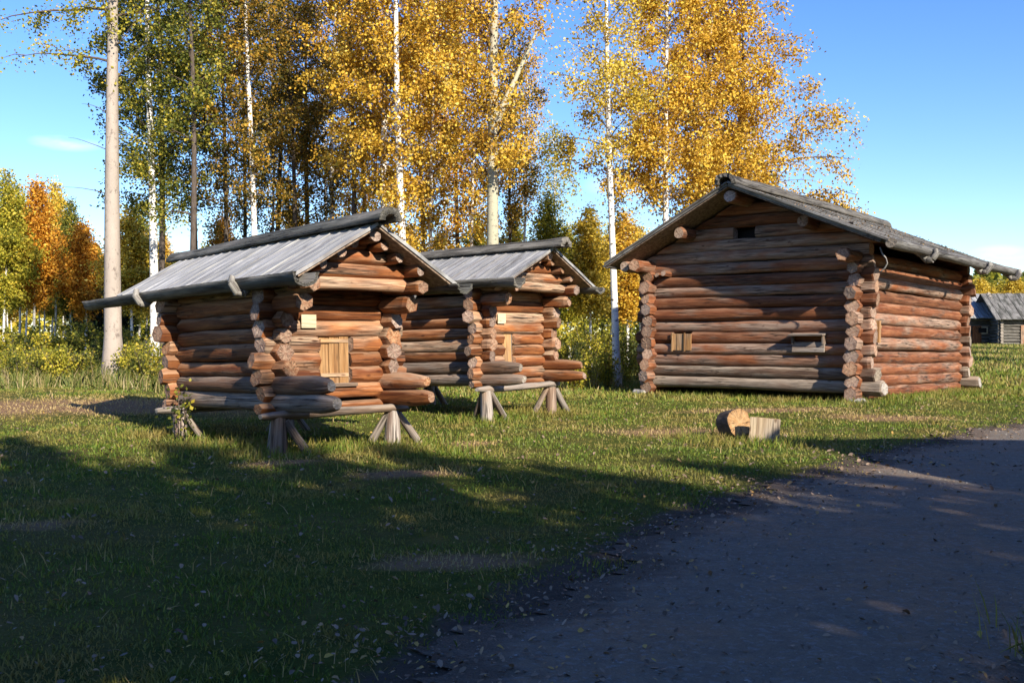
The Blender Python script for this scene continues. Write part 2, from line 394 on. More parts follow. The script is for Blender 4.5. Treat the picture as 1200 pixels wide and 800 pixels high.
def bark(name, kind):
    m, t, b = mat(name); uv = N(t, 'ShaderNodeTexCoord').outputs['UV']
    oi = N(t, 'ShaderNodeObjectInfo').outputs['Random']
    off = N(t, 'ShaderNodeCombineXYZ'); t.links.new(math_(t, 'MULTIPLY', oi, 31.0), off.inputs[2])
    ad_ = N(t, 'ShaderNodeVectorMath', operation='ADD'); t.links.new(uv, ad_.inputs[0]); t.links.new(off.outputs[0], ad_.inputs[1]); v = ad_.outputs[0]
    if kind == 'birch':
        n1 = noise(t, mapping(t, v, (3.5, 11, 1)), 1, 5, .7); n2 = noise(t, mapping(t, v, (1.5, 2, 1)), 1, 3); n3 = noise(t, mapping(t, v, (6, 60, 1)), 1, 2)
        c = mix(t, mrange(t, n2.outputs[0], .3, .7), (.80, .76, .70), (.66, .62, .56))
        c = mix(t, mrange(t, n3.outputs[0], .56, .64, 0, .45), c, (.25, .2, .17))
        c = mix(t, mrange(t, n1.outputs[0], .57, .62), c, (.04, .035, .03))
        bh = n1.outputs[0]
    elif kind == 'aspen':
        n1 = noise(t, mapping(t, v, (4, 9, 1)), 1, 5, .7); n2 = noise(t, mapping(t, v, (1.2, .8, 1)), 1, 4)
        c = mix(t, mrange(t, n2.outputs[0], .3, .7), (.40, .34, .25), (.36, .35, .24))
        c = mix(t, mrange(t, n1.outputs[0], .56, .64, 0, .85), c, (.09, .075, .06)); bh = n1.outputs[0]
    elif kind == 'grey':
        n1 = noise(t, mapping(t, v, (4, 5, 1)), 1, 5, .7); n2 = noise(t, mapping(t, v, (1.2, .8, 1)), 1, 4)
        c = mix(t, mrange(t, n2.outputs[0], .3, .7), (.37, .31, .26), (.29, .245, .205))
        c = mix(t, mrange(t, n1.outputs[0], .55, .66, 0, .75), c, (.12, .095, .08)); bh = n1.outputs[0]
    else:
        n1 = noise(t, mapping(t, v, (22, 5, 1)), 1, 5, .7)
        c = mix(t, mrange(t, n1.outputs[0], .35, .65), (.035, .026, .02), (.13, .10, .08)); bh = n1.outputs[0]
    t.links.new(c, b.inputs['Base Color']); bump(t, b, bh, .7, .02); M[name] = m
bark('bark_birch', 'birch'); bark('bark_aspen', 'aspen'); bark('bark_grey', 'grey'); bark('bark_dark', 'dark')
m, t, b = mat('twig'); b.inputs['Base Color'].default_value = (.075, .05, .038, 1)
n_ = noise(t, N(t, 'ShaderNodeTexCoord').outputs['Object'], 9); t.links.new(ramp(t, [(.3, (.05, .034, .026)), (.7, (.16, .12, .095))], n_.outputs[0]).outputs[0], b.inputs['Base Color']); M['twig'] = m
def leafmat(name, stops, trans=.35, rough=.55, patch=None):
    m, t, b = mat(name); a = N(t, 'ShaderNodeAttribute', attribute_name='rnd')
    r = ramp(t, stops, a.outputs['Fac']); col = r.outputs[0]
    if patch:
        n = noise(t, N(t, 'ShaderNodeTexCoord').outputs['Object'], patch[0], 3); col = mix(t, mrange(t, n.outputs[0], .45, .62, 0, patch[2]), col, patch[1])
    b.inputs['Roughness'].default_value = rough; t.links.new(col, b.inputs['Base Color'])
    tr = N(t, 'ShaderNodeBsdfTranslucent'); t.links.new(col, tr.inputs[0]); mx = N(t, 'ShaderNodeMixShader'); mx.inputs[0].default_value = trans
    out = t.nodes['Material Output']; t.links.new(b.outputs[0], mx.inputs[1]); t.links.new(tr.outputs[0], mx.inputs[2]); t.links.new(mx.outputs[0], out.inputs[0])
    M[name] = m
leafmat('leaf_gold', [(0, (.10, .055, .012)), (.2, (.42, .22, .025)), (.55, (.66, .40, .04)), (.85, (.80, .57, .08)), (1, (.66, .55, .14))])
leafmat('leaf_yellow', [(0, (.18, .14, .02)), (.3, (.50, .36, .035)), (.7, (.78, .56, .07)), (1, (.70, .58, .16))])
leafmat('leaf_orange', [(0, (.14, .06, .015)), (.3, (.52, .24, .025)), (.7, (.74, .37, .04)), (1, (.72, .48, .08))], .42)
leafmat('leaf_mixed', [(0, (.03, .035, .010)), (.3, (.11, .095, .016)), (.6, (.25, .16, .022)), (.85, (.48, .25, .03)), (1, (.60, .40, .06))])
leafmat('leaf_dark', [(0, (.016, .026, .009)), (.5, (.055, .075, .018)), (.8, (.13, .13, .022)), (.93, (.34, .26, .035)), (1, (.45, .32, .05))])
leafmat('leaf_green', [(0, (.04, .055, .012)), (.45, (.14, .16, .024)), (.75, (.34, .30, .038)), (1, (.60, .46, .06))], .42)
leafmat('leaf_lime', [(0, (.07, .085, .014)), (.4, (.31, .30, .03)), (.75, (.55, .46, .05)), (1, (.72, .52, .07))], .42)
leafmat('needle', [(0, (.008, .016, .008)), (.6, (.020, .036, .015)), (1, (.05, .07, .022))], .1)
leafmat('needle_dark', [(0, (.008, .016, .008)), (.6, (.020, .036, .015)), (1, (.05, .07, .022))], .1)
leafmat('litter_leaf', [(0, (.07, .045, .03)), (.4, (.20, .14, .09)), (.75, (.31, .22, .15)), (.92, (.40, .23, .08)), (1, (.48, .31, .06))], .05, .6)
leafmat('grass_blade', [(0, (.05, .095, .014)), (.45, (.135, .20, .026)), (.72, (.225, .24, .036)), (.88, (.32, .25, .07)), (1, (.46, .34, .16))], .3, .5, (.75, (.30, .22, .07), .75))
leafmat('weed_blade', [(0, (.05, .08, .015)), (.4, (.13, .17, .03)), (.62, (.26, .24, .07)), (.8, (.44, .33, .16)), (1, (.55, .44, .27))], .3)

def ground_mat():
    m, t, b = mat('grass_ground'); o = N(t, 'ShaderNodeTexCoord').outputs['Object']
    n1 = noise(t, o, .45, 5, .65).outputs[0]; n2 = noise(t, o, 3.2, 6, .7).outputs[0]; n3 = noise(t, o, 38, 5, .75).outputs[0]
    c = mix(t, mrange(t, n2, .35, .65), (.055, .085, .014), (.14, .15, .028))
    c = mix(t, mrange(t, n1, .45, .62, 0, .75), c, (.17, .135, .045))
    at = N(t, 'ShaderNodeAttribute', attribute_name='dirt').outputs['Fac']
    straw = N(t, 'ShaderNodeAttribute', attribute_name='straw').outputs['Fac']
    c = mix(t, mrange(t, math_(t, 'ADD', straw, math_(t, 'MULTIPLY', math_(t, 'SUBTRACT', n2, .5), .9)), .35, .75), c, (.33, .20, .11))
    c = mix(t, mrange(t, math_(t, 'ADD', at, math_(t, 'MULTIPLY', math_(t, 'SUBTRACT', n2, .5), 1.2)), .4, .7), c, (.12, .092, .072))
    c = mix(t, mrange(t, n3, .3, .7, .38, 0), c, (.02, .022, .009))
    t.links.new(c, b.inputs['Base Color']); b.inputs['Roughness'].default_value = .95; b.inputs['Specular IOR Level'].default_value = .05
    bump(t, b, math_(t, 'ADD', n3, math_(t, 'MULTIPLY', n2, 1.5)), .9, .05); M['ground'] = m
ground_mat()
def road_mat():
    EDGE = 1
    m, t, b = mat('gravel_road'); o = N(t, 'ShaderNodeTexCoord').outputs['Object']
    n1 = noise(t, o, .5, 4, .6).outputs[0]; n2 = noise(t, o, 6, 6, .7).outputs[0]; n3 = noise(t, o, 85, 4, .8).outputs[0]
    c = mix(t, mrange(t, n1, .48, .58), (.22, .175, .125), (.28, .185, .115))
    c = mix(t, mrange(t, n2, .4, .72, 0, .5), c, (.085, .075, .068))
    vo = N(t, 'ShaderNodeTexVoronoi'); vo.inputs['Scale'].default_value = 34; t.links.new(o, vo.inputs['Vector'])
    vr = N(t, 'ShaderNodeSeparateColor'); t.links.new(vo.outputs['Color'], vr.inputs[0])
    c = mix(t, mrange(t, vr.outputs[0], .72, .95, 0, .5), c, (.27, .255, .24))
    c = mix(t, mrange(t, n3, .3, .65, .55, 0), c, (.04, .034, .03))
    t.links.new(c, b.inputs['Base Color']); b.inputs['Roughness'].default_value = .9
    ed = N(t, 'ShaderNodeAttribute', attribute_name='edge').outputs['Fac']
    c = mix(t, mrange(t, math_(t, 'ADD', ed, math_(t, 'MULTIPLY', math_(t, 'SUBTRACT', n2, .5), .9)), .3, .8), c, mix(t, mrange(t, n3, .3, .7), (.04, .029, .02), (.16, .118, .085)))
    t.links.new(c, b.inputs['Base Color'])
    h = math_(t, 'ADD', math_(t, 'MULTIPLY', n3, .5), math_(t, 'MULTIPLY', n2, .8))
    h = math_(t, 'ADD', h, math_(t, 'MULTIPLY', mrange(t, vo.outputs['Distance'], 0, .6, 1, 0), .35))
    bump(t, b, h, .9, .02); M['road'] = m
road_mat()
m, t, b = mat('stone'); o_ = N(t, 'ShaderNodeTexCoord').outputs['Object']; n_ = noise(t, o_, 9, 6)
t.links.new(ramp(t, [(.3, (.12, .11, .10)), (.7, (.34, .32, .30))], n_.outputs[0]).outputs[0], b.inputs['Base Color']); bump(t, b, n_.outputs[0], .6, .02); M['stone'] = m
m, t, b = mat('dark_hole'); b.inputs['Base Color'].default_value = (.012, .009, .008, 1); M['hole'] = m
m, t, b = mat('iron'); b.inputs['Base Color'].default_value = (.05, .035, .03, 1); b.inputs['Metallic'].default_value = .6; M['iron'] = m
m, t, b = mat('birch_bark_sheet'); n_ = noise(t, N(t, 'ShaderNodeTexCoord').outputs['Object'], 14, 5)
t.links.new(ramp(t, [(.35, (.10, .065, .045)), (.65, (.30, .22, .16))], n_.outputs[0]).outputs[0], b.inputs['Base Color']); M['bark_sheet'] = m
m, t, b = mat('roof_far'); o_ = N(t, 'ShaderNodeTexCoord').outputs['Object']; n_ = noise(t, mapping(t, o_, (5, .6, .6)), 1, 4)
t.links.new(ramp(t, [(.35, (.14, .15, .16)), (.65, (.34, .36, .38))], n_.outputs[0]).outputs[0], b.inputs['Base Color']); M['roof_far'] = m

# ------------------------------------------------------------------ ground & road
def grid_obj(name, X, Y, Z, material, attrs=None):
    ny, nx = X.shape; V = np.stack([X, Y, Z], -1).reshape(-1, 3)
    i = np.arange(ny - 1)[:, None] * nx + np.arange(nx - 1)[None]; F = np.stack([i, i + 1, i + nx + 1, i + nx], -1).reshape(-1, 4)
    me = bpy.data.meshes.new(name); raw(me, V, F)
    me.polygons.foreach_set('use_smooth', np.ones(len(F), bool)); me.materials.append(material)
    for k, a in (attrs or {}).items():
        at = me.attributes.new(k, 'FLOAT', 'POINT'); at.data.foreach_set('value', a.reshape(-1).astype(np.float32))
    me.update(); return link(me, name)
def raw(me, V, F):
    n = F.shape[1]; me.vertices.add(len(V)); me.vertices.foreach_set('co', V.astype(np.float32).reshape(-1))
    me.loops.add(F.size); me.loops.foreach_set('vertex_index', F.astype(np.int32).reshape(-1))
    me.polygons.add(len(F)); me.polygons.foreach_set('loop_start', (np.arange(len(F)) * n).astype(np.int32))
    try: me.polygons.foreach_set('loop_total', np.full(len(F), n, np.int32))
    except Exception: pass
    me.update(calc_edges=True)
def dirt(x, y):
    l = np.interp(y, LY, LX); r = np.interp(y, LY, RX)
    d = np.minimum(x - l, r - x)
    return sm(-.8, .05, d)
def straw(x, y):
    def e(cx, cy, rx, ry): return np.clip(1.25 - np.hypot((x - cx) / rx, (y - cy) / ry), 0, 1)
    return np.clip(e(3.0, 17.0, 2.0, 1.0) + e(-1.2, 11.8, .9, .45) + e(-.6, 15.3, .6, .4) + e(-9.2, 21.0, 5.4, 2.0) + e(5.2, 21.2, 2.2, .8) + e(-4, 8.5, .7, .25) + e(7.2, 19.6, 1.8, .8) + e(-2.9, 12.8, .7, .4) + e(-.4, 7.3, .9, .4), 0, 1)
ax_ = np.sinh(np.linspace(-5.6, 5.6, 340)) * 11
ay_ = np.sinh(np.linspace(-4.6, 5.75, 380)) * 10 + 6
GX, GY = np.meshgrid(ax_, ay_)
go = grid_obj('ground', GX, GY, gz(GX, GY), M['ground'], {'dirt': dirt(GX, GY), 'straw': straw(GX, GY)}); setp(go, kind='structure')
ry = np.concatenate([np.linspace(-25, 2, 60), np.linspace(2.05, 22, 420), np.linspace(22.2, 90, 120)])
tt = np.linspace(0, 1, 60)
L_ = edge_l(ry) + .05 * np.sin(ry * 31) + .03 * np.sin(ry * 57 + 1); R_ = edge_r(ry)
RXX = L_[:, None] + (R_ - L_)[:, None] * tt[None]; RYY = np.repeat(ry[:, None], 60, 1)
ruts = .012 * np.exp(-((tt - .45) / .2) ** 2)
RZZ = gz(RXX, RYY) + .014 + ruts[None] + .006 * np.sin(RXX * 3.3 + RYY * 2.1) * np.sin(RYY * 3.7 - RXX)
ED = 1 - sm(.0, .75, np.minimum(RXX - L_[:, None], R_[:, None] - RXX))
setp(grid_obj('road', RXX, RYY, RZZ, M['road'], {'edge': ED}), kind='structure')

# ------------------------------------------------------------------ scattered stuff
def view_pts(n, d0, d1, power, marg=1.12, seed=0):
    r = np.random.default_rng(seed)
    u = r.random(n); e = 2 - power
    d = (d0 ** e + u * (d1 ** e - d0 ** e)) ** (1 / e) if abs(e) > .01 else d0 * (d1 / d0) ** u
    x = (r.random(n) * 2 - 1) * (.52 * d * marg + 1.2)
    return x, d
def blades(name, x, y, h, w, material, lean=.6, seed=0, rnd=None, z=None):
    r = np.random.default_rng(seed); n = len(x)
    a = r.random(n) * 2 * PI; z = gz(x, y) if z is None else z
    ln = np.abs(r.normal(0, lean, n)); b = r.random(n) * 2 * PI
    dx = np.cos(b) * np.sin(ln); dy = np.sin(b) * np.sin(ln); dz = np.cos(ln)
    px_, py_ = np.cos(a) * w / 2, np.sin(a) * w / 2
    base = np.stack([x, y, z - .005], -1); side = np.stack([px_, py_, np.zeros(n)], -1)
    D = np.stack([dx, dy, dz], -1)
    mid = base + D * (h * .55)[:, None]; D2 = D + np.stack([np.cos(b), np.sin(b), -np.ones(n) * .5], -1) * (.5 * r.random(n))[:, None]
    D2 /= np.linalg.norm(D2, axis=1)[:, None]; tip = mid + D2 * (h * .5)[:, None]
    V = np.stack([base - side, base + side, mid + side * .8, tip, mid - side * .8], 1).reshape(-1, 3)
    F = (np.arange(n)[:, None] * 5 + np.array([[0, 1, 2, 3, 4]]))
    me = bpy.data.meshes.new(name); raw(me, V, F); me.materials.append(material)
    rn = r.random(n) if rnd is None else rnd
    at = me.attributes.new('rnd', 'FLOAT', 'FACE'); at.data.foreach_set('value', rn.astype(np.float32))
    o = link(me, name); setp(o, kind='stuff'); return o
def clump(x, y, s=1.0): return np.sin(x * 2.9 * s + 1.7 * np.sin(y * 1.9 * s)) * np.sin(y * 3.1 * s + 1.3 * np.sin(x * 2.3 * s)) * .5 + .5
r = np.random.default_rng(3)
x, y = view_pts(620000, 3.2, 42, 1.55, 1.15, 5)
l = edge_l(y); rr = edge_r(y)
inroad = np.minimum(x - l, rr - x)
keep = r.random(len(x)) < 1 / (1 + np.exp((inroad + .38 + .55 * (clump(x, y, 1.3) - .5) * 2 * .8) / .13))
keep &= r.random(len(x)) < (.35 + .65 * clump(x, y)) * (1 - .55 * straw(x, y))
x, y = x[keep], y[keep]; d_ = np.hypot(x, y)
h = (.014 + .044 * r.random(len(x)) ** 1.8) * (.45 + .7 * clump(x, y, .6) + .75 * clump(x, y, 1.9) ** 3) * np.clip(d_ / 10, .9, 1.25)
w = .0048 + .00075 * d_
rn = np.clip(r.beta(2.2, 2.6, len(x)) * .8 + .75 * straw(x, y) ** .7 + .12 * sm(14, 20, y) + (r.random(len(x)) < .07) * .35, 0, 1)
blades('grass', x, y, h, w, M['grass_blade'], .75, 1, rn)
# dry straw lying about
x, y = view_pts(16000, 3.5, 30, 1.4, 1.1, 6); k = (np.minimum(x - edge_l(y), edge_r(y) - x) < -.15) & (r.random(len(x)) < .12 + .9 * straw(x, y) + .3 * (clump(x, y, .4) > .75))
x, y = x[k], y[k]
blades('dry_grass', x, y, .05 + .09 * r.random(len(x)), .004 + .0005 * y, M['grass_blade'], 1.6, 2, .9 + .1 * r.random(len(x)), gz(x, y) + .02)
def flakes(name, x, y, size, material, seed, lift=.012, rnd=None, z=None, flat=.35):
    r = np.random.default_rng(seed); n = len(x); z = gz(x, y) + lift if z is None else z
    c = np.stack([x, y, z + r.random(n) * .015], -1)
    a = r.random(n) * 2 * PI; A = np.stack([np.cos(a), np.sin(a), r.normal(0, flat, n)], -1); B = np.stack([-np.sin(a), np.cos(a), r.normal(0, flat, n)], -1)
    s_ = size[:, None]; up = np.array([[0, 0, 1.0]])
    cu = (r.random(n) * .7)[:, None] * s_ * up
    V = np.stack([c - A * s_, c - A * s_ * .55 + B * s_ * .5 + cu * .7, c + A * s_ * .15 + B * s_ * .58 + cu, c + A * s_ + cu * .5, c + A * s_ * .2 - B * s_ * .55 + cu * .9, c - A * s_ * .5 - B * s_ * .48 + cu * .4], 1).reshape(-1, 3)
    k0 = np.arange(n)[:, None] * 6; F = np.concatenate([k0 + np.array([[0, 1, 2, 3]]), k0 + np.array([[0, 3, 4, 5]])], 0)
    me = bpy.data.meshes.new(name); raw(me, V, F); me.materials.append(material)
    at = me.attributes.new('rnd', 'FLOAT', 'FACE'); q_ = r.random(n); at.data.foreach_set('value', np.concatenate([q_, q_]).astype(np.float32))
    o = link(me, name); setp(o, kind='stuff'); return o
x, y = view_pts(42000, 3.2, 30, 1.5, 1.1, 8); e = np.minimum(x - edge_l(y), edge_r(y) - x)
k = r.random(len(x)) < .07 + .8 * np.exp(-((e - .1) / .65) ** 2) + .05 * (e < 0) + .10 * (e > 0)
x, y = x[k], y[k]
flakes('fallen_leaves', x, y, (.008 + .018 * r.random(len(x)) ** 1.8) * np.clip(y / 8, 1, 1.5), M['litter_leaf'], 9, .022)
# pebbles on the road
x, y = view_pts(9000, 3.2, 22, 1.5, 1.1, 12); e = np.minimum(x - edge_l(y), edge_r(y) - x); k = e > -.1
x, y = x[k], y[k]
PV = []; PF = []
octv = np.array([[1, 0, 0], [0, 1, 0], [-1, 0, 0], [0, -1, 0], [0, 0, 1], [0, 0, -1]], float); octf = np.array([[0, 1, 4], [1, 2, 4], [2, 3, 4], [3, 0, 4], [1, 0, 5], [2, 1, 5], [3, 2, 5], [0, 3, 5]])
n = len(x); s_ = (.004 + .011 * r.random(n) ** 3)[:, None, None] * np.clip(y / 7, 1, 1.8)[:, None, None]
ov = octv[None] * (1 + .35 * r.normal(0, 1, (n, 6, 1)).clip(-1, 1)) * s_ * np.array([1, 1, .6])
an = r.random(n) * 6.28; ca, sa = np.cos(an)[:, None], np.sin(an)[:, None]
ovx = ov[..., 0] * ca - ov[..., 1] * sa; ovy = ov[..., 0] * sa + ov[..., 1] * ca
V = np.stack([ovx + x[:, None], ovy + y[:, None], ov[..., 2] + (gz(x, y) + .02)[:, None]], -1).reshape(-1, 3)
F = (np.arange(n)[:, None, None] * 6 + octf[None]).reshape(-1, 3)
me = bpy.data.meshes.new('gravel'); raw(me, V, F); me.materials.append(M['stone']); setp(link(me, 'gravel'), kind='stuff')

# ------------------------------------------------------------------ log buildings
def lin(a, b, t): return a + (b - a) * t
def roof_slope(parent, name, x0, z0, x1, z1, y0, y1, material, seed, pw=.2, th=.035, groove=.012, jag=.03, under=True, gap=.006):
    """boards running from eave (x0,z0) to ridge (x1,z1), laid side by side along y"""
    R = random.Random(seed); g = G(); y = y0; L = math.hypot(x1 - x0, z1 - z0); d = Vector(((x1 - x0) / L, 0, (z1 - z0) / L)); nrm = Vector((-d.z, 0, d.x))
    if nrm.z < 0: nrm = -nrm
    while y < y1 - .05:
        w = min(pw * R.uniform(.8, 1.25), y1 - y); e0 = R.uniform(-jag, jag); hgt = R.uniform(0, .012); k = 6
        prof = [(-.5, groove), (-.36, groove * .1), (-.12, -groove * .3), (.12, -groove * .3), (.36, groove * .1), (.5, groove)]
        V = []; nseg = 6
        for i in range(nseg + 1):
            s_ = lin(e0, L, i / nseg); wob = .004 * math.sin(i * 1.7 + y * 9)
            base = Vector((x0, 0, z0)) + d * s_
            for (q, hh) in prof: V.append(base + Vector((0, y + w / 2 + q * (w - gap), 0)) + nrm * (hh + hgt + th + wob))
            for (q, hh) in reversed(prof): V.append(base + Vector((0, y + w / 2 + q * (w - gap), 0)) + nrm * (hgt + wob))
        K = 12; F = []; UV = []; u0 = R.uniform(0, 50); v0 = R.uniform(0, 50)
        flip = d.x > 0
        for i in range(nseg):
            for c in range(K):
                q = (c + 1) % K; f = (i * K + c, i * K + q, (i + 1) * K + q, (i + 1) * K + c)
                if flip: f = f[::-1]
                F.append(f); UV.append([((V[z][1]) + u0, (z // K) * L / nseg + v0) for z in f])
        g.add(V, F, UV, 0, False)
        for i in (0, nseg):
            f = [i * K + c for c in range(K)]
            g.add([V[c] for c in f], [list(range(K))], [[(c * .02, 0) for c in range(K)]], 0, False)
        y += w
    if under:
        m4 = Matrix.Translation(Vector(((x0 + x1) / 2, (y0 + y1) / 2, (z0 + z1) / 2)) - nrm * .014) @ Matrix.Rotation(-math.atan2(d.z, d.x), 4, 'Y')
        add_box(g, m4, L - .04, y1 - y0 - .05, .022, seed=seed, mi=1)
    return g.build(name, [material, M['bark_sheet']], parent)

def hook(parent, p, side, seed, s=1.0):
    """naturally bent root hook holding a gutter: neck, crook and bulbous tip"""
    g = G(); pts = [(-.32, .10), (-.10, -.03), (.02, -.14), (.12, -.13), (.20, -.02), (.19, .07)]
    rad = [.035, .05, .07, .075, .06, .045]
    R = random.Random(seed)
    for i in range(len(pts) - 1):
        a = Vector(p) + Vector((side * pts[i][0] * s, R.uniform(-.01, .01), pts[i][1] * s)); b_ = Vector(p) + Vector((side * pts[i + 1][0] * s, R.uniform(-.01, .01), pts[i + 1][1] * s))
        add_log(g, a, b_ + (b_ - a) * .15, rad[i] * s, rad[i + 1] * s, seed + i, nseg=10, ends=('round', 'round'), step=.05, rough=2.5, bend=0)
    return g.build('gutter_hook', [M['root_grey'], M['end_grey']], parent)

def leg_group(parent, x, y, zt, seed, out, dirs):
    R = random.Random(seed)
    g = G(); add_log(g, (x, y, zt + .03), (x + R.uniform(-.02, .02), y, -.12), .10, .135, seed, nseg=9, ends=('flat', 'flat'), rough=2.0, step=.1)
    g.build('support_post', [M['leg_wood'], M['end_grey']], parent)
    for k, (dx, dy) in enumerate(dirs):
        g = G(); add_log(g, (x + dx * .08, y + dy * .08, zt - .01), (x + dx * .42, y + dy * .42, -.10), .085, .105, seed + 5 + k, nseg=8, ends=('flat', 'flat'), rough=2.2, sq=.62, step=.1)
        g.build('support_brace', [M['log_grey'], M['end_grey']], parent)

def storehouse(name, label, org, yaw, tilt, P, seed):
    t_ = empty(name, org, (tilt, 0, yaw)); setp(t_, label, 'storehouse', 'small raised log storehouses')
    R = random.Random(seed); w, l, z0, c, nc = P['w'], P['l'], P['z0'], P['c'], P['nc']
    r = c * .53; sd = seed * 1000
    mats = [M['log'], M['end']]; gm = [M['log_grey'], M['end_grey']]
    xl, zl, xa, za, xr, zr = P['roof']; yf, yb, yg = P['yf'], P['yb'], P['yg']
    d0, d1, dz0, dz1 = P['door']
    under = lambda x: (lin(zl, za, (x - xl) / (xa - xl)) if x < xa else lin(za, zr, (x - xa) / (xr - xa)))
    for i in range(nc):
        z = z0 + (i + .5) * c
        for k, x in ((0, 0), (1, w)):
            a = -R.uniform(.24, .42); b_ = l + R.uniform(.22, .36)
            rr = r * R.uniform(.92, 1.08); e0 = 'head'
            if i < 2: a = -P['ext'][k] * (1 if i == 0 else .93); e0 = 'point'
            if i >= nc - 1: a = yf + .16
            elif i == nc - 2: a = -yg - .12
            mm_ = [M['log_worn'], M['end_grey']] if (i < 2 and k == 0) else mats
            if i >= nc - 1: rr *= .82
            log(t_, 'wall_log', (x + R.uniform(-.015, .015), a, z), (x + R.uniform(-.015, .015), b_, z), rr * (1.06 if i < 2 else 1), rr * .96, sd + i * 10 + k, mm_, ends=(e0, 'head'), cross=(-a if i < nc - 1 else None, b_ - l), sup=2.4)
        z += c * .5
        if i == nc - 1: continue
        for k, y in ((0, 0), (1, l)):
            a = -R.uniform(.24, .40); b_ = w + R.uniform(.24, .38); rr = r * R.uniform(.93, 1.07)
            if k == 0 and dz0 - c * .3 < z < dz1 + c * .1:
                log(t_, 'wall_log', (a, y, z), (d0 - .005, y, z), rr, rr, sd + 300 + i * 10, mats, ends=('head', 'head'), cross=(-a, None), sup=2.5)
                log(t_, 'wall_log', (d1 + .035, y, z), (b_, y, z), rr, rr, sd + 305 + i * 10, mats, ends=('head', 'head'), cross=(None, b_ - w), sup=2.5)
            else:
                log(t_, 'wall_log', (a, y + R.uniform(-.012, .012), z), (b_, y + R.uniform(-.012, .012), z), rr, rr * .97, sd + 400 + i * 10 + k, mats, ends=('head', 'head'), cross=(-a, b_ - w), sup=2.5)
    ztop = z0 + nc * c
    # bottom half-course sill logs
    for k, y in ((0, 0), (1, l)):
        log(t_, 'sill_log', (-.3, y, z0 + c * .06), (w + .32, y, z0 + c * .06), r * .75, r * .75, sd + 600 + k, mats, ends=('head', 'head'), sq=.8)
    # gables: front one carried forward of the wall
    for k, y in ((0, -yg), (1, l)):
        z = ztop - c * .35; i = 0; cg = c * .86
        while True:
            xs0 = xl + (z + cg * .45 - zl) / (za - zl) * (xa - xl) + .06; xs1 = xr + (z + cg * .45 - zr) / (za - zr) * (xa - xr) - .06
            if xs1 - xs0 < .22: break
            xs0 = max(xs0, -.30); xs1 = min(xs1, w + .28)
            log(t_, 'gable_log', (xs0, y, z), (xs1, y, z), cg * .54, cg * .5, sd + 700 + 10 * i + k, mats, ends=('head', 'head'), sq=.97, tilt=.3)
            z += cg; i += 1
    # purlins
    for k, f in enumerate(P['purl']):
        for sgn in (0, 1):
            x = lin(xl, xa, f) if sgn == 0 else lin(xr, xa, f); z = under(x) - c * .42
            log(t_, 'purlin', (x, yf + R.uniform(.14, .26), z), (x, yb - .12, z), c * .35, c * .34, sd + 800 + k * 2 + sgn, mats, ends=('round', 'round'))
    log(t_, 'ridge_purlin', (xa, yf + .1, za - c * .55), (xa, yb - .1, za - c * .55), c * .42, c * .4, sd + 850, mats, ends=('round', 'round'))
    roof_slope(t_, 'roof_slope', xl, zl, xa, za, yf, yb, M['plank_grey'], sd + 1, P['pw'])
    roof_slope(t_, 'roof_slope', xr, zr, xa, za, yf, yb, M['plank_grey'], sd + 2, P['pw'])
    half_pipe(t_, 'ridge_cap', (xa, P['rf'], za + .02), (xa, P['rb'], za - .01), .175, .09, False, M['gutter_wood'], sd + 3)
    half_pipe(t_, 'gutter', (xl - .03, P['gf'], zl + .02), (xl - .03, P['gb'], zl + .02), .155, .035, True, M['gutter_wood'], sd + 4)
    half_pipe(t_, 'gutter', (xr + .03, P['gf'] + .1, zr + .035), (xr + .03, P['gb'], zr + .035), .12, .03, True, M['gutter_wood'], sd + 5)
    for k, y in enumerate(P['hooks']):
        hook(t_, (xl - .03, y, zl + .0), -1, sd + 20 + k, 1.0); hook(t_, (xr + .03, y, zr + .0), 1, sd + 40 + k, 1.0)
    # door of upright boards with two ledges, jambs and a pale plate beside the lintel
    dw = d1 - d0; dh = dz1 - dz0; g = G(); nb = P['nb']; a_ = P['ajar']
    for k in range(nb):
        add_box(g, Matrix.Translation((d0 + dw * (k + .5) / nb, -.02 - a_ * k, (dz0 + dz1) / 2)) @ Matrix.Rotation(P['dt'], 4, 'Y'), dw / nb - .004, .03, dh, seed=k + sd)
    dr = g.build('door', M['board_pale'], t_)
    if nb > 2:
        for z in (dz0 + dh * .16, dz1 - dh * .2): box(dr, 'door_ledge', (d0 + dw / 2, -.05 - a_, z), (dw * .96, .024, .055), mat=M['board_pale'], seed=int(z * 99))
    box(t_, 'door_jamb', (d1 + .012, .03, (dz0 + dz1) / 2), (.03, .12, dh), mat=M['log_grey'])
    box(t_, 'door_sill', (d0 + dw / 2, -.05, dz0 - .02), (dw + .2, .2, .05), mat=M['log_grey'])
    box(t_, 'name_board', (d0 - P['sg'][0] , -r - .035, P['sg'][1]), (P['sg'][2], .02, P['sg'][3]), mat=M['board_new'], seed=3)
    box(t_, 'dark_interior_sheet', (w / 2, .16, (z0 + ztop) / 2), (w - .2, .02, ztop - z0 - .1), mat=M['hole'])  # near-black sheet standing in for the unlit interior, no real wall
    g = G()
    for k in range(int(l / .2)): add_box(g, Matrix.Translation((w / 2, .1 + k * .2, z0 + .02)), w - .06, .19, .05, seed=k)
    g.build('floor', M['log_grey'], t_)
    # sleepers & legs
    ysl = P['ysl']
    for k, (y, xa0, xa1) in enumerate(((ysl[0], -.42, w + .16), (ysl[1], -.52, w + .2))):
        log(t_, 'sleeper_beam', (xa0, y, z0 - .075), (xa1, y, z0 - .055), .105, .10, sd + 900 + k, [M['log_grey'], M['end_grey']], ends=('point', 'head'), sq=.62)
        for q, x in enumerate((-.14, w - .04)):
            leg_group(t_, x, y, z0 - .13, sd + 920 + k * 4 + q, 0, ((.95, -.5), (.3, .9)) if q == 0 else ((1.05, -.35), (-.6, .8)))
    return t_
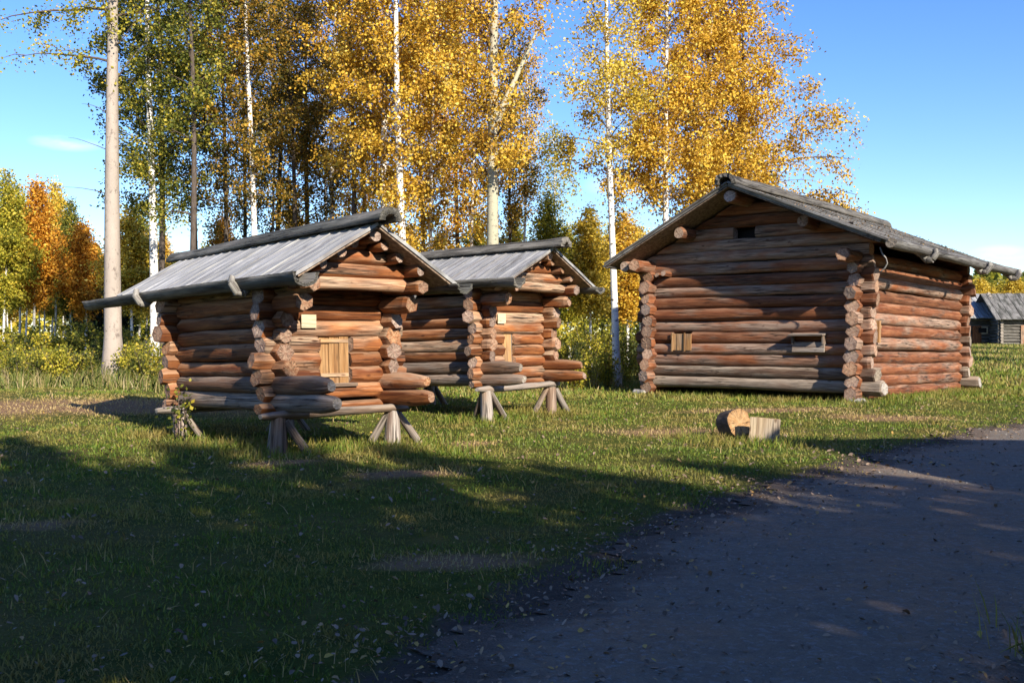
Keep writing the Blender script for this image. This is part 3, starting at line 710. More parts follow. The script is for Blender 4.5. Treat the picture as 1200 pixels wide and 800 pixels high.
P1 = dict(w=1.81, l=2.95, z0=.60, c=.225, nc=8, roof=(-.36, 2.36, .93, 3.10, 2.30, 2.30), yf=-1.18, yb=4.6, yg=.62, ext=(1.5, 1.15),
          purl=(.40, .62, .82), pw=.27, rf=-1.45, rb=5.1, gf=-1.42, gb=5.7, hooks=(.15, 3.3), door=(.66, 1.15, .93, 1.70), nb=3, ajar=.015, dt=0,
          sg=(.23, 1.82, .24, .19), ysl=(-.28, 2.75))
S1 = storehouse('log_storehouse', 'nearer log storehouse with wide pale plank door, raised on splayed posts at the left', (-3.25, 14.2, 0), math.radians(43), -.024, P1, 11)
P2 = dict(w=2.0, l=3.2, z0=.66, c=.212, nc=9, roof=(-.38, 2.56, 1.0, 3.19, 2.42, 2.50), yf=-1.02, yb=4.4, yg=.55, ext=(1.0, 1.0),
          purl=(.40, .62, .82), pw=.25, rf=-1.3, rb=4.8, gf=-1.22, gb=5.0, hooks=(.3, 3.0), door=(.62, .90, .98, 1.66), nb=1, ajar=0, dt=-.03,
          sg=(.16, 1.90, .24, .19), ysl=(-.22, 3.0))
S2 = storehouse('log_storehouse', 'farther log storehouse with narrow pale plank door, standing between its twin and the big cabin', (-.56, 19.2, .05), math.radians(53.1), -.02, P2, 12)

def cabin(name, label, org, yaw, tilt, seed, detail=True):
    t_ = empty(name, org, (tilt, 0, yaw)); setp(t_, label, 'log cabin')
    w, l, z0, c, nc = 5.54, 7.5, .02, .29, 12; r = c * .525; R = random.Random(seed); sd = seed * 1000
    mats = [M['log_cabin'], M['end_cabin']]; gm = [M['log_grey'], M['end_grey']]
    xl, zl, xa, za, xr, zr = -.78, 3.30, 2.77, 5.10, 6.72, 3.44
    yf, yb = -1.17, 9.1
    under = lambda x: (lin(zl, za, (x - xl) / (xa - xl)) if x < xa else lin(za, zr, (x - xa) / (xr - xa)))
    wx0, wx1, wz0, wz1 = .70, 1.25, 1.12, 1.58           # boarded opening
    for i in range(nc):
        z = z0 + (i + .5) * c + c * .5
        lo = i < 4 or i in (5,)
        for k, x in ((0, 0), (1, w)):
            if i == nc - 1 and False: continue
            zz = z - c * .5; a = -R.uniform(.32, .5); b_ = l + R.uniform(.3, .48); rr = r * R.uniform(.95, 1.05)
            if i == nc - 1: a = yf + .2; zz -= .03
            log(t_, 'wall_log', (x + R.uniform(-.02, .02), a, zz), (x + R.uniform(-.02, .02), b_, zz), rr, rr * .97, sd + i * 10 + k, mats, ends=('head', 'head'), step=.3, cross=(-a if i < nc - 1 else None, b_ - l), sup=2.35)
        if i == nc - 1: continue
        for k, y in ((0, 0), (1, l)):
            a = -R.uniform(.32, .46); b_ = w + R.uniform(.3, .48); rr = r * R.uniform(.95, 1.06)
            if i == 0: b_ = w + .62
            mm_ = [M['log_worn_dark'], M['end_grey']] if (i in (0, 1, 4)) else mats
            if k == 0 and wz0 + .1 < z < wz1 - .02:
                log(t_, 'wall_log', (a, 0, z), (wx0, 0, z), rr, rr, sd + 300 + i * 10, mats, ends=('head', 'flat'), step=.3, cross=(-a, None), sup=2.35)
                log(t_, 'wall_log', (wx1, 0, z), (b_, 0, z), rr, rr, sd + 305 + i * 10, mats, ends=('flat', 'head'), step=.3, cross=(None, b_ - w), sup=2.35)
            else:
                log(t_, 'wall_log', (a, y + R.uniform(-.02, .02), z), (b_, y + R.uniform(-.02, .02), z), rr, rr * .98, sd + 400 + i * 10 + k, mm_, ends=('head', 'head'), step=.3, cross=(-a, b_ - w), sup=2.35)
    ztop = z0 + nc * c
    for k, y in ((0, 0), (1, l)):
        z = ztop; i = 0
        while True:
            xs0 = xl + (z - zl + .10) / (za - zl) * (xa - xl); xs1 = xr + (z - zr + .10) / (za - zr) * (xa - xr)
            if xs1 - xs0 < .5: break
            q0 = (za - zl) / (xa - xl); q1 = (za - zr) / (xr - xa); s0 = 1 / q0 if xs0 > -.3 else 0; s1_ = -1 / q1 if xs1 < w + .3 else 0
            xs0 = max(xs0, -.3); xs1 = min(xs1, w + .3)
            if k == 0 and i == 2:
                log(t_, 'gable_log', (xs0, y, z), (xa - .38, y, z), r, r, sd + 700 + 10 * i, mats, ends=('flat', 'flat'), step=.3, slant=(s0, 0), tilt=.03, sup=2.35)
                log(t_, 'gable_log', (xa + .22, y, z), (xs1, y, z), r, r, sd + 705 + 10 * i, mats, ends=('flat', 'flat'), step=.3, slant=(0, s1_), tilt=.03, sup=2.35)
            else: log(t_, 'gable_log', (xs0, y, z), (xs1, y, z), r, r, sd + 700 + 10 * i + k, mats, ends=('flat', 'flat'), step=.3, slant=(s0, s1_), tilt=.03, sup=2.35)
            z += c; i += 1
    for k, (f, rad) in enumerate(((.12, .15), (.56, .155))):
        for sgn in (0, 1):
            if sgn and k == 0: continue
            x = lin(xl, xa, f) if sgn == 0 else lin(xr, xa, f); z = under(x) - rad - .05
            log(t_, 'purlin', (x, yf + .3 + .1 * k, z), (x, yb - .2, z), rad, rad, sd + 800 + k * 2 + sgn, mats, ends=('round', 'round'), step=.4)
    log(t_, 'ridge_purlin', (xa, yf + .12, za - .24), (xa, yb - .2, za - .24), .16, .15, sd + 850, mats, ends=('round', 'round'), step=.4)
    roof_slope(t_, 'roof_slope', xl, zl, xa, za, yf, yb, M['plank_old'], sd + 1, .24, .04, .012, .05)
    roof_slope(t_, 'roof_slope', xr - .25, zr + .1, xa, za, yf, yb, M['plank_old'], sd + 2, .24, .05, .03, .08)
    # front barge boards lying on the right-hand slope
    L = math.hypot(xr - xa, za - zr); an = math.atan2(za - zr, xr - xa)
    for k in range(2):
        box(t_, 'barge_board', ((xr + xa) / 2, yf - .02 + .16 * k, (za + zr) / 2 + .10 - .02 * k), (L - .1, .15, .05), (0, an, 0), M['plank_old'], sd + 60 + k)
    an2 = math.atan2(za - zl, xa - xl); L2 = math.hypot(xa - xl, za - zl)
    box(t_, 'barge_board', ((xl + xa) / 2, yf + .05, (za + zl) / 2 + .09), (L2, .16, .045), (0, -an2, 0), M['plank_old'], sd + 66)
    half_pipe(t_, 'ridge_cap', (xa, yf - .14, za + .02), (xa, yb + .1, za - .02), .26, .09, False, M['gutter_wood'], sd + 3)
    log(t_, 'eave_beam', (xr + .0, yf - .06, zr + .06), (xr, yb + .1, zr + .06), .15, .14, sd + 4, [M['plank_old'], M['end_grey']], ends=('round', 'round'), sq=.8, step=.4)
    log(t_, 'eave_beam', (xl + .02, yf + .06, zl + .02), (xl + .02, yb, zl + .02), .09, .09, sd + 5, [M['plank_old'], M['end_grey']], ends=('round', 'round'), sq=.6, step=.4)
    for k, y in enumerate((1.0, 5.4, 8.4)): hook(t_, (xr + .02, y, zr + .0), 1, sd + 40 + k, 1.15)
    box(t_, 'dark_inner_sheet', (w / 2, .3, 2.2), (w - .5, .03, 4.0), mat=M['hole'])  # near-black sheet painting the dark seen through window and vent
    # stones under the corners
    for k, (x, y) in enumerate(((-.2, -.25), (w + .1, -.3), (w + .1, l + .1), (-.1, l))):
        box(t_, 'corner_stone', (x, y, -.02), (.42, .36, .22), (0, .05, .3 * k), M['stone'], k, .06)
    if detail:
        g = G()
        for k in range(4): add_box(g, Matrix.Translation((lin(wx0, wx1, (k + .5) / 4), -.165 - .008 * (k % 2), (wz0 + wz1) / 2)), .136, .03, wz1 - wz0 - .03, seed=k)
        hb = g.build('shutter', M['board_pale'], t_)
        for k, x in enumerate((wx0 - .005, (wx0 + wx1) / 2 + .09)): box(hb, 'shutter_batten', (x, -.20, (wz0 + wz1) / 2), (.04, .03, wz1 - wz0 + .02), mat=M['board_pale'], seed=k + 9)
        sx0 = 4.42
        g = G(); add_box(g, Matrix.Translation((sx0, -.26, 1.54)) @ Matrix.Rotation(.12, 4, 'X'), .86, .30, .04, seed=1); g.build('hatch_hood', M['log_grey'], t_)
        g = G()
        add_box(g, Matrix.Translation((sx0, -.2, 1.24)) @ Matrix.Rotation(-.15, 4, 'X'), .80, .04, .24, seed=2)
        g.build('hatch_board', M['log_grey'], t_)
        for s_ in (-1, 1): box(t_, 'hatch_cheek', (sx0 + s_ * .38, -.18, 1.42), (.04, .2, .22), mat=M['log_grey'], seed=7)
        log(t_, 'peg', (.55, .05, 3.13), (.55, -.42, 3.13), .085, .08, sd + 77, mats, ends=('flat', 'round'))
        log(t_, 'peg', (-.06, .05, 3.38), (-.06, -.62, 3.38), .10, .09, sd + 78, mats, ends=('flat', 'round'))
        log(t_, 'peg', (.28, .05, 3.10), (.28, -.30, 3.10), .075, .07, sd + 79, mats, ends=('flat', 'round'))
        # door post on the long side, and a strip of bark hanging from the eave
        box(t_, 'door_post', (w + .20, .72, 1.62), (.10, .10, .52), (0, 0, 0), M['board_pale'], 5)
        box(t_, 'door_post', (w + .17, .86, 1.74), (.06, .22, .07), (0, 0, 0), M['board_pale'], 6)
        g = G(); pts = [(0, 0), (.05, -.14), (.13, -.24), (.16, -.36), (.10, -.46), (.02, -.52)]
        for i in range(5):
            add_log(g, (xr - .30 + pts[i][0], yf + .12, zr - .02 + pts[i][1]), (xr - .30 + pts[i + 1][0], yf + .12, zr - .02 + pts[i + 1][1]), .018 - .001 * i, .018 - .001 * i, i, nseg=6, ends=('flat', 'flat'), step=.1)
        g.build('bark_strip', [M['root_grey'], M['end_grey']], t_)
        # debris on the roof
        n = 900; r2 = np.random.default_rng(5); f = r2.random(n); yy = yf + r2.random(n) * (yb - yf); xx = xa + (xr - xa) * f; zz = za + (zr - za) * f + .105
        o = flakes('roof_litter', xx, yy, .012 + .022 * r2.random(n), M['litter_leaf'], 4, 0, None, zz, .3); o.parent = t_
    return t_
L3 = Vector((8.0 - .768 * 5.54, 23.7 + .64 * 5.54, .12))
S3 = cabin('log_cabin', 'big dark red-brown log cabin with a small boarded window in its gable wall', L3, math.radians(-39.8), -.015, 21)

# firewood lying in front of the cabin
def chunk(name, label, loc, rot, L, r0, half, seed):
    t_ = empty(name, loc, rot); setp(t_, label, 'firewood block', 'firewood blocks in the grass')
    R = random.Random(seed); n = 18; g = G(); ring = []
    a0, a1 = (0, 2 * PI) if not half else (-PI * .52, PI * .52)
    pts = [(math.cos(lin(a0, a1, k / n)) * r0 * R.uniform(.93, 1.06), math.sin(lin(a0, a1, k / n)) * r0 * R.uniform(.93, 1.06)) for k in range(n + (1 if half else 0))]
    K = len(pts); seg = 5; V = []
    for i in range(seg + 1):
        for (a, b_) in pts: V.append(Vector((a * (1 + .02 * math.sin(i * 2)), b_, lin(0, L, i / seg) + (R.uniform(-.006, .006) if i in (0, seg) else 0))))
    F = []; UV = []
    for i in range(seg):
        for k in range(K - (1 if half else 0)):
            q = (k + 1) % K; f = (i * K + k, i * K + q, (i + 1) * K + q, (i + 1) * K + k); F.append(f); UV.append([((z % K) * .05, (z // K) * L / seg) for z in f])
    g.add(V, F, UV, 0, True); g.build('bark', M['bark_dark'], t_)
    g = G()
    for i in (0, seg):
        vs = [V[i * K + k] for k in range(K)]
        f = list(range(K)); f = f if i else f[::-1]
        g.add(vs, [f], [[(vs[q].x / r0, vs[q].y / r0) for q in f]], 0, False)
    if half:
        vs = [V[0] + Vector((-.002, 0, 0)), V[K - 1] + Vector((-.002, 0, 0)), V[seg * K + K - 1] + Vector((-.002, 0, 0)), V[seg * K] + Vector((-.002, 0, 0))]
        g.add(vs, [(0, 1, 2, 3)], [[(0, 0), (2 * r0, 0), (2 * r0, L), (0, L)]], 1, False)
    g.build('cut_wood', [M['end_fire'], M['split_face_orange' if seed == 2 else 'split_face']], t_)
    return t_
chunk('firewood_block', 'split block of firewood standing upright, flat pale face to the viewer', (3.86, 15.7, -.02), (math.radians(3), math.radians(5), math.radians(66)), .38, .225, True, 1)
chunk('firewood_block', 'short round of firewood lying on its side, sawn end facing the viewer', (3.46, 16.42, .20), (math.radians(80), 0, math.radians(26)), .30, .23, False, 2)
chunk('firewood_block', 'small dark offcut wedged between the two larger firewood blocks', (3.78, 16.5, .12), (math.radians(70), math.radians(10), math.radians(-25)), .24, .12, True, 3)

# ------------------------------------------------------------------ trees
def tube(g, pts, rad, nseg, mi=0, u0=0):
    K = nseg; V = []; n = len(pts); acc = [0]
    for i in range(1, n): acc.append(acc[-1] + (pts[i] - pts[i - 1]).length)
    for i in range(n):
        d = (pts[min(i + 1, n - 1)] - pts[max(i - 1, 0)]); d_, a, b = frame(d)
        for k in range(K): th = 2 * PI * k / K; V.append(pts[i] + a * math.cos(th) * rad[i] + b * math.sin(th) * rad[i])
    F = []; UV = []
    for i in range(n - 1):
        for k in range(K):
            q = (k + 1) % K; F.append((i * K + k, i * K + q, (i + 1) * K + q, (i + 1) * K + k))
            r_ = rad[0]; UV.append(((k / K * 6.28 * r_ + u0, acc[i]), ((k + 1) / K * 6.28 * r_ + u0, acc[i]), ((k + 1) / K * 6.28 * r_ + u0, acc[i + 1]), (k / K * 6.28 * r_ + u0, acc[i + 1])))
    g.add(V, F, UV, mi, True)
def leaves_mesh(name, segs, n, size, spread, material, parent, seed, droop=.0, extra=None):
    r = np.random.default_rng(seed); A = np.array([s[0] for s in segs]); B = np.array([s[1] for s in segs]); w = np.array([s[2] for s in segs]); w = w / w.sum()
    w = w * r.gamma(1.6, 1, len(segs)); w = w / w.sum(); i = r.choice(len(segs), n, p=w); t = r.random(n)[:, None]
    c = A[i] * (1 - t) + B[i] * t + r.normal(0, spread, (n, 3)); c[:, 2] -= np.abs(r.normal(0, droop, n)) if droop else 0
    a = r.normal(0, 1, (n, 3)); a /= np.linalg.norm(a, axis=1)[:, None]; b = np.cross(a, r.normal(0, 1, (n, 3))); b /= np.linalg.norm(b, axis=1)[:, None]
    s = (size * (.65 + .7 * r.random(n)))[:, None] * .5
    V = np.stack([c - a * s, c + b * s * .75 - a * s * .1, c + a * s, c - b * s * .75 - a * s * .1], 1).reshape(-1, 3)
    F = np.arange(n)[:, None] * 4 + np.array([[0, 1, 2, 3]])
    me = bpy.data.meshes.new(name); raw(me, V, F); me.materials.append(material)
    segr = r.normal(0, .13, len(segs))[i]
    rn = np.clip(r.beta(2, 2, n) + segr, 0, 1)
    at = me.attributes.new('rnd', 'FLOAT', 'FACE'); at.data.foreach_set('value', rn.astype(np.float32))
    return link(me, name, parent)
def tree(name, label, cat, group, x, y, h, r0, cb, cr, nl, ls, lm, tm, seed, lean=(0, 0), nb=46, up=.75, prof=None, spread=.16, droop=.12, hang=.5, bare=(), wob=.12, ntw=5, fork=None, bias=None):
    R = random.Random(seed); t_ = empty(name, (x, y, float(gz(x, y)))); setp(t_, label, cat, group)
    n = 14; pts = []; ph = R.uniform(0, 6); ph2 = R.uniform(0, 6)
    for i in range(n + 1):
        f = i / n; pts.append(Vector((lean[0] * h * f + wob * (math.sin(f * 5 + ph) - math.sin(ph)), lean[1] * h * f + wob * (math.sin(f * 4 + ph2) - math.sin(ph2)), h * f - .1 * (i == 0))))
    rad = [r0 * (1.45 if i == 0 else 1) * (1 - .86 * (i / n) ** 1.15) for i in range(n + 1)]
    g = G(); tube(g, pts, rad, 12 if r0 > .1 else 8, 0, R.uniform(0, 20))
    at = lambda z: (lambda f, i: pts[i].lerp(pts[min(i + 1, n)], f - i))(min(z / h, .999) * n, int(min(z / h, .999) * n))
    prof = prof or (lambda f: (1 - f) ** .6 * min(1, .45 + f * 2.2))
    segs = []; az = R.uniform(0, 6)
    def branch(z, L, ang, el, tw=ntw, leafy=True, rb=None):
        p = at(z); rb = rb or max(.012, r0 * .26 * (1 - .7 * z / h)); bp = [p]; d = Vector((math.cos(ang) * math.cos(el), math.sin(ang) * math.cos(el), math.sin(el)))
        m = 6
        for k in range(m):
            d = (d + Vector((R.uniform(-.16, .16), R.uniform(-.16, .16), -.10 * hang - (.12 * hang if k > 3 else 0) + R.uniform(-.08, .1)))).normalized(); bp.append(bp[-1] + d * L / m)
        tube(g, bp, [rb * (1 - .8 * k / m) for k in range(m + 1)], 5, 1)
        if leafy:
            for k in range(2, m): segs.append((bp[k], bp[k + 1], L / m * .8))
            for q in range(tw):
                k = R.randint(1, m); f = R.random(); s = bp[k - 1].lerp(bp[k], f); tl = L * R.uniform(.2, .42)
                a2 = ang + R.choice((-1, 1)) * R.uniform(.5, 1.3); e2 = R.uniform(-.3, .6) * (1 - .3 * hang)
                d2 = Vector((math.cos(a2) * math.cos(e2), math.sin(a2) * math.cos(e2), math.sin(e2))); q1 = s + d2 * tl * .5; d3 = (d2 + Vector((0, 0, -.9 * hang))).normalized(); q2 = q1 + d3 * tl * .5
                tube(g, [s, q1, q2], [rb * .42, rb * .3, rb * .16], 3, 1); segs.append((s.lerp(q1, .4), q1, tl * .6)); segs.append((q1, q2 + d3 * .1, tl * 1.0))
                if hang > .6 and R.random() < .5: segs.append((q2, q2 + Vector((R.uniform(-.1, .1), R.uniform(-.1, .1), -tl * .9)), tl * .6))
    for k in range(nb):
        f = (k + R.random()) / nb; z = cb + (h * .98 - cb) * f; az += 2.4 + R.uniform(-.5, .5)
        L = cr * prof(f) * R.uniform(.6, 1.12)
        if bias: L *= 1 + bias[1] * math.cos(az - bias[0])
        branch(z, max(L, .3), az, up * R.uniform(.6, 1.25))
    for (z, L, ang, el, leafy, rb) in bare: branch(z, L, ang, el, 6, leafy, rb)
    if fork:
        z, ang, el, L = fork; p = at(z); bp = [p + Vector((math.cos(ang) * math.cos(el), math.sin(ang) * math.cos(el), math.sin(el))) * (L * k / 5) for k in range(6)]
        tube(g, bp, [r0 * .55 * (1 - .14 * k) for k in range(6)], 10)
    g.build('trunk', [tm, M['twig']], t_)
    if nl and segs: leaves_mesh('crown', segs, int(nl * (1.05 if h > 13.2 else 1)), ls * (.9 if h > 13.2 else 1), spread, lm, t_, seed + 99, droop)
    return t_
def spruce(label, group, x, y, h, r, n, seed, ls=.2, lm='needle', name='spruce_tree'):
    R = random.Random(seed); t_ = empty(name, (x, y, float(gz(x, y)))); setp(t_, label, 'spruce tree', group)
    g = G(); tube(g, [Vector((0, 0, -.1)), Vector((0, 0, h * .5)), Vector((0, 0, h))], [r * .06 + .05, r * .04 + .03, .01], 8); segs = []
    for k in range(int(h * 9)):
        f = (k + R.random()) / (h * 9); z = .4 + (h - .5) * f; L = r * (1 - f) ** .85 * R.uniform(.7, 1.1) + .12; a = k * 2.4 + R.uniform(-.4, .4)
        p0 = Vector((0, 0, z)); p1 = p0 + Vector((math.cos(a) * L * .6, math.sin(a) * L * .6, -.12 * L)); p2 = p1 + Vector((math.cos(a) * L * .4, math.sin(a) * L * .4, .02 * L))
        tube(g, [p0, p1, p2], [.025, .015, .006], 3, 1); segs += [(p0.lerp(p1, .25), p1, L * .6), (p1, p2, L * .7)]
    g.build('trunk', [M['bark_dark'], M['twig']], t_); leaves_mesh('crown', segs, n, ls, .12 + ls * .3, M[lm], t_, seed, .1)
    return t_

GF = 'tall trees of the grove behind the storehouses'
D2R = math.radians
# the tall grey aspen at the left with bare lower twigs
tree('aspen_tree', 'tall grey aspen with thick bare trunk at the left edge of the grove', 'aspen tree', None, px(133, 31), 31, 19, .27, 10.2, 3.2, 9000, .10, M['leaf_lime'], M['bark_grey'], 101, nb=26, wob=.05,
     bare=((9.6, 2.8, D2R(180), .35, True, .045), (11.2, 3.6, D2R(186), .15, True, .05), (8.0, 1.1, D2R(190), .5, False, .018), (6.9, 1.5, D2R(178), .4, False, .016), (5.6, 1.9, D2R(182), .35, False, .016), (9.0, 1.8, D2R(20), .8, False, .022), (10.0, 1.6, D2R(-10), .8, False, .02), (12.3, 2.4, D2R(200), .3, True, .03)))
tree('birch_tree', 'white birch just right of the grey aspen, leaves yellow-green', 'birch tree', GF, px(181, 33), 33, 18, .15, 4.6, 2.6, 15000, .10, M['leaf_green'], M['bark_birch'], 102, (-.004, 0), nb=44)
tree('aspen_tree', 'dark-trunked aspen left of the slim black trunk, dense dark green crown', 'aspen tree', GF, px(188, 37), 37, 19, .13, 5.8, 3.5, 20000, .12, M['leaf_dark'], M['bark_dark'], 103, (-.006, 0), nb=46)
tree('alder_tree', 'slim black-trunked tree rising over the left end of the nearer storehouse roof', 'tree', GF, px(222, 31), 31, 17, .11, 7.2, 2.4, 9000, .10, M['leaf_green'], M['bark_dark'], 104, (-.012, 0), nb=34, bare=((5.0, 1.4, D2R(175), .3, True, .03),))
spec = [  # photo column, depth, height, radius, crown base, crown radius, leaves, leaf material, bark, label
    (262, 38, 19, .10, 5.0, 2.6, 15000, 'leaf_mixed', 'bark_dark', 'dark slender tree behind the left half of the nearer storehouse roof'),
    (298, 34, 18, .12, 5.6, 2.5, 15000, 'leaf_mixed', 'bark_birch', 'pale birch trunk above the middle of the nearer storehouse roof, brownish green crown'),
    (322, 40, 19, .11, 4.6, 2.5, 15000, 'leaf_mixed', 'bark_dark', 'dark trunk right beside the pale birch above the nearer storehouse roof'),
    (345, 36, 18, .10, 5.0, 2.3, 14000, 'leaf_mixed', 'bark_dark', 'thin dark tree with olive and orange leaves in the middle of the grove'),
    (366, 42, 19, .12, 4.6, 2.6, 15000, 'leaf_mixed', 'bark_dark', 'straight dark tree farther back in the middle of the grove'),
    (394, 38, 18, .11, 4.6, 2.4, 14000, 'leaf_mixed', 'bark_birch', 'slim greyish birch left of the storehouse ridge end'),
    (411, 33, 17, .10, 4.6, 2.3, 13000, 'leaf_gold', 'bark_dark', 'dark trunk with golden leaves just left of the storehouse ridge end'),
    (456, 32, 18, .14, 4.8, 2.5, 20000, 'leaf_gold', 'bark_birch', 'stout birch with black-patched bark directly behind the storehouse ridge end'),
    (476, 30, 18, .13, 4.2, 2.3, 17000, 'leaf_gold', 'bark_birch', 'bright white birch at the tip of the nearer storehouse ridge'),
    (508, 33, 16, .08, 4.0, 2.0, 13000, 'leaf_gold', 'bark_birch', 'slender white birch above the left end of the farther storehouse roof'),
    (541, 37, 18, .09, 4.0, 2.3, 14000, 'leaf_orange', 'bark_dark', 'dark thin tree with rusty orange leaves above the farther storehouse roof'),
    (556, 36, 15, .07, 3.6, 1.9, 10000, 'leaf_gold', 'bark_birch', 'thinnest birch left of the big greenish aspen trunk'),
    (604, 38, 14, .08, 2.6, 2.1, 13000, 'leaf_mixed', 'bark_dark', 'thin tree with sparse brownish leaves right of the big greenish aspen trunk'),
    (430, 41, 19, .11, 4.5, 2.6, 15000, 'leaf_orange', 'bark_dark', 'rusty orange tree farther back between two birches of the grove'),
    (235, 42, 19, .11, 6.5, 2.6, 13000, 'leaf_dark', 'bark_dark', 'dark green tree farther back at the left of the grove'),
    (283, 45, 19, .11, 4.5, 2.8, 14000, 'leaf_mixed', 'bark_dark', 'farthest dark tree behind the left half of the grove'),
    (316, 46, 17, .08, 8.5, 2.0, 5000, 'leaf_gold', 'bark_birch', 'thin pale birch far back between dark trunks, left of centre'),
    (378, 47, 17, .08, 8.5, 2.0, 5000, 'leaf_gold', 'bark_birch', 'thin pale birch far back in the middle of the grove'),
    (528, 45, 16, .08, 8.0, 2.0, 5000, 'leaf_gold', 'bark_birch', 'thin pale birch far back, right of the slender white one'),
    (612, 46, 15, .075, 7.5, 1.9, 5000, 'leaf_gold', 'bark_birch', 'thin pale birch far back, right of the greenish aspen'),
    (643, 50, 12, .07, 6.5, 1.6, 3500, 'leaf_lime', 'bark_birch', 'thin pale birch in the gap above the farther storehouse ridge'),
    (500, 43, 19, .11, 4.5, 2.8, 14000, 'leaf_gold', 'bark_dark', 'farthest golden tree behind the right half of the grove'),
]
for i, (u, d, h, r0, cb, cr_, nl, lm, bm, lab) in enumerate(spec):
    tree('birch_tree' if bm == 'bark_birch' else 'alder_tree', lab, 'birch tree' if bm == 'bark_birch' else 'tree', GF, px(u, d), d, h, r0, cb, cr_, int(nl * .9), .105, M[lm], M[bm], 200 + i, (random.Random(i).uniform(-.012, .008), 0), nb=42,
         prof=lambda f: (1 - f) ** .45 * min(1, .35 + f * 2.2))
tree('aspen_tree', 'thick greenish aspen trunk that forks high up, right side of the grove', 'aspen tree', GF, px(579, 30), 30, 19, .205, 5.6, 3.0, 21000, .10, M['leaf_gold'], M['bark_aspen'], 120, (.002, 0), nb=44, wob=.05, fork=(7.6, D2R(10), 1.15, 3.2), prof=lambda f: (1 - f) ** .45 * min(1, .45 + f * 1.8))
# birches round the cabin
GB = 'golden birches by the big cabin'
tree('birch_tree', 'lone slim white birch standing in the gap between farther storehouse and cabin', 'birch tree', GB, px(723, 31), 31, 17, .115, 6.6, 2.7, 14500, .095, M['leaf_yellow'], M['bark_birch'], 131, (-.018, 0), nb=42, wob=.06, hang=.9, prof=lambda f: (1 - f) ** .5 * min(1, .75 + f))
tree('birch_tree', 'white birch directly left of the cabin ridge, big golden crown', 'birch tree', GB, px(782, 33), 33, 16, .12, 5.4, 3.3, 26000, .105, M['leaf_gold'], M['bark_birch'], 132, (.001, 0), nb=50, wob=.05, hang=.8, prof=lambda f: (1 - f) ** .6 * min(1, .8 + f))
tree('birch_tree', 'birch behind the cabin ridge with golden leaves, right of the white one', 'birch tree', GB, px(832, 36), 36, 16, .12, 5.2, 3.8, 27000, .11, M['leaf_gold'], M['bark_birch'], 133, (.0, 0), nb=50, hang=.7, prof=lambda f: (1 - f) ** .6 * min(1, .75 + f))
tree('birch_tree', 'rightmost golden birch, spreading its low branches over the cabin roof', 'birch tree', GB, px(872, 36), 36, 14.5, .13, 5.6, 4.4, 28000, .105, M['leaf_gold'], M['bark_dark'], 134, (-.012, 0), nb=50, hang=.7, prof=lambda f: (1 - f) ** .75 * min(1, .85 + f), bias=(0, .12), bare=((6.2, 4.4, 0.0, .15, True, .05), (5.6, 3.8, .2, .2, True, .05), (7.4, 4.0, -.2, .3, True, .05), (6.6, 4.2, -.1, .05, True, .05)))

# background trees, built once per kind and copied
def copy_thing(o, x, y, rz, s, label):
    c_ = o.copy(); C.objects.link(c_); c_.location = (x, y, float(gz(x, y))); c_.rotation_euler = (0, 0, rz); c_.scale = (s, s, s) if isinstance(s, float) else s; c_['label'] = label
    for ch in o.children:
        k = ch.copy(); C.objects.link(k); k.parent = c_
    return c_
GL = 'autumn trees of the far wood at the left'; GM = 'autumn trees of the far wood in the gap'
protos = {}
def bgtree(kind, u, d, top, label, group, s=None):
    """top = photo row of the treetop"""
    H = {'gold': 13, 'lime': 13, 'orange': 12, 'green': 13, 'yellow': 12}
    x = px(u, d); z = 1.6 + (395 - top) / 1200 * d - float(gz(x, d)); rz = random.Random(int(u * 7 + d)).uniform(0, 6); wd = random.Random(int(u * 3 + d)).uniform(.58, .88) * (2.6 if d > 130 else 1)
    if kind == 'spruce':
        if 'spruce' not in protos:
            o = spruce(label, group, x, d, 11, 2.3, 12000, 77, .2); protos['spruce'] = o; o.scale = (.62, .62, z / 11); o.rotation_euler.z = rz; return o
        o = copy_thing(protos['spruce'], x, d, rz, (.62, .62, z / 11), label); o['group'] = group; return o
    if kind not in protos:
        kk = {'gold': 'leaf_gold', 'lime': 'leaf_lime', 'orange': 'leaf_orange', 'green': 'leaf_green', 'yellow': 'leaf_yellow'}[kind]
        o = tree('birch_tree', label, 'birch tree', group, x, d, H[kind], .10, 3.6, 3.3, 17000, .17, M[kk], M['bark_birch'], 300 + len(protos), nb=60, up=.95, spread=.26, hang=.3, ntw=5, prof=lambda f: (1 - f) ** .85 * min(1, .5 + f * 2.4))
        protos[kind] = o; o.scale = (wd, wd, z / H[kind]); o.rotation_euler.z = rz; return o
    o = copy_thing(protos[kind], x, d, rz, (wd, wd, z / H[kind]), label); o['group'] = group; return o
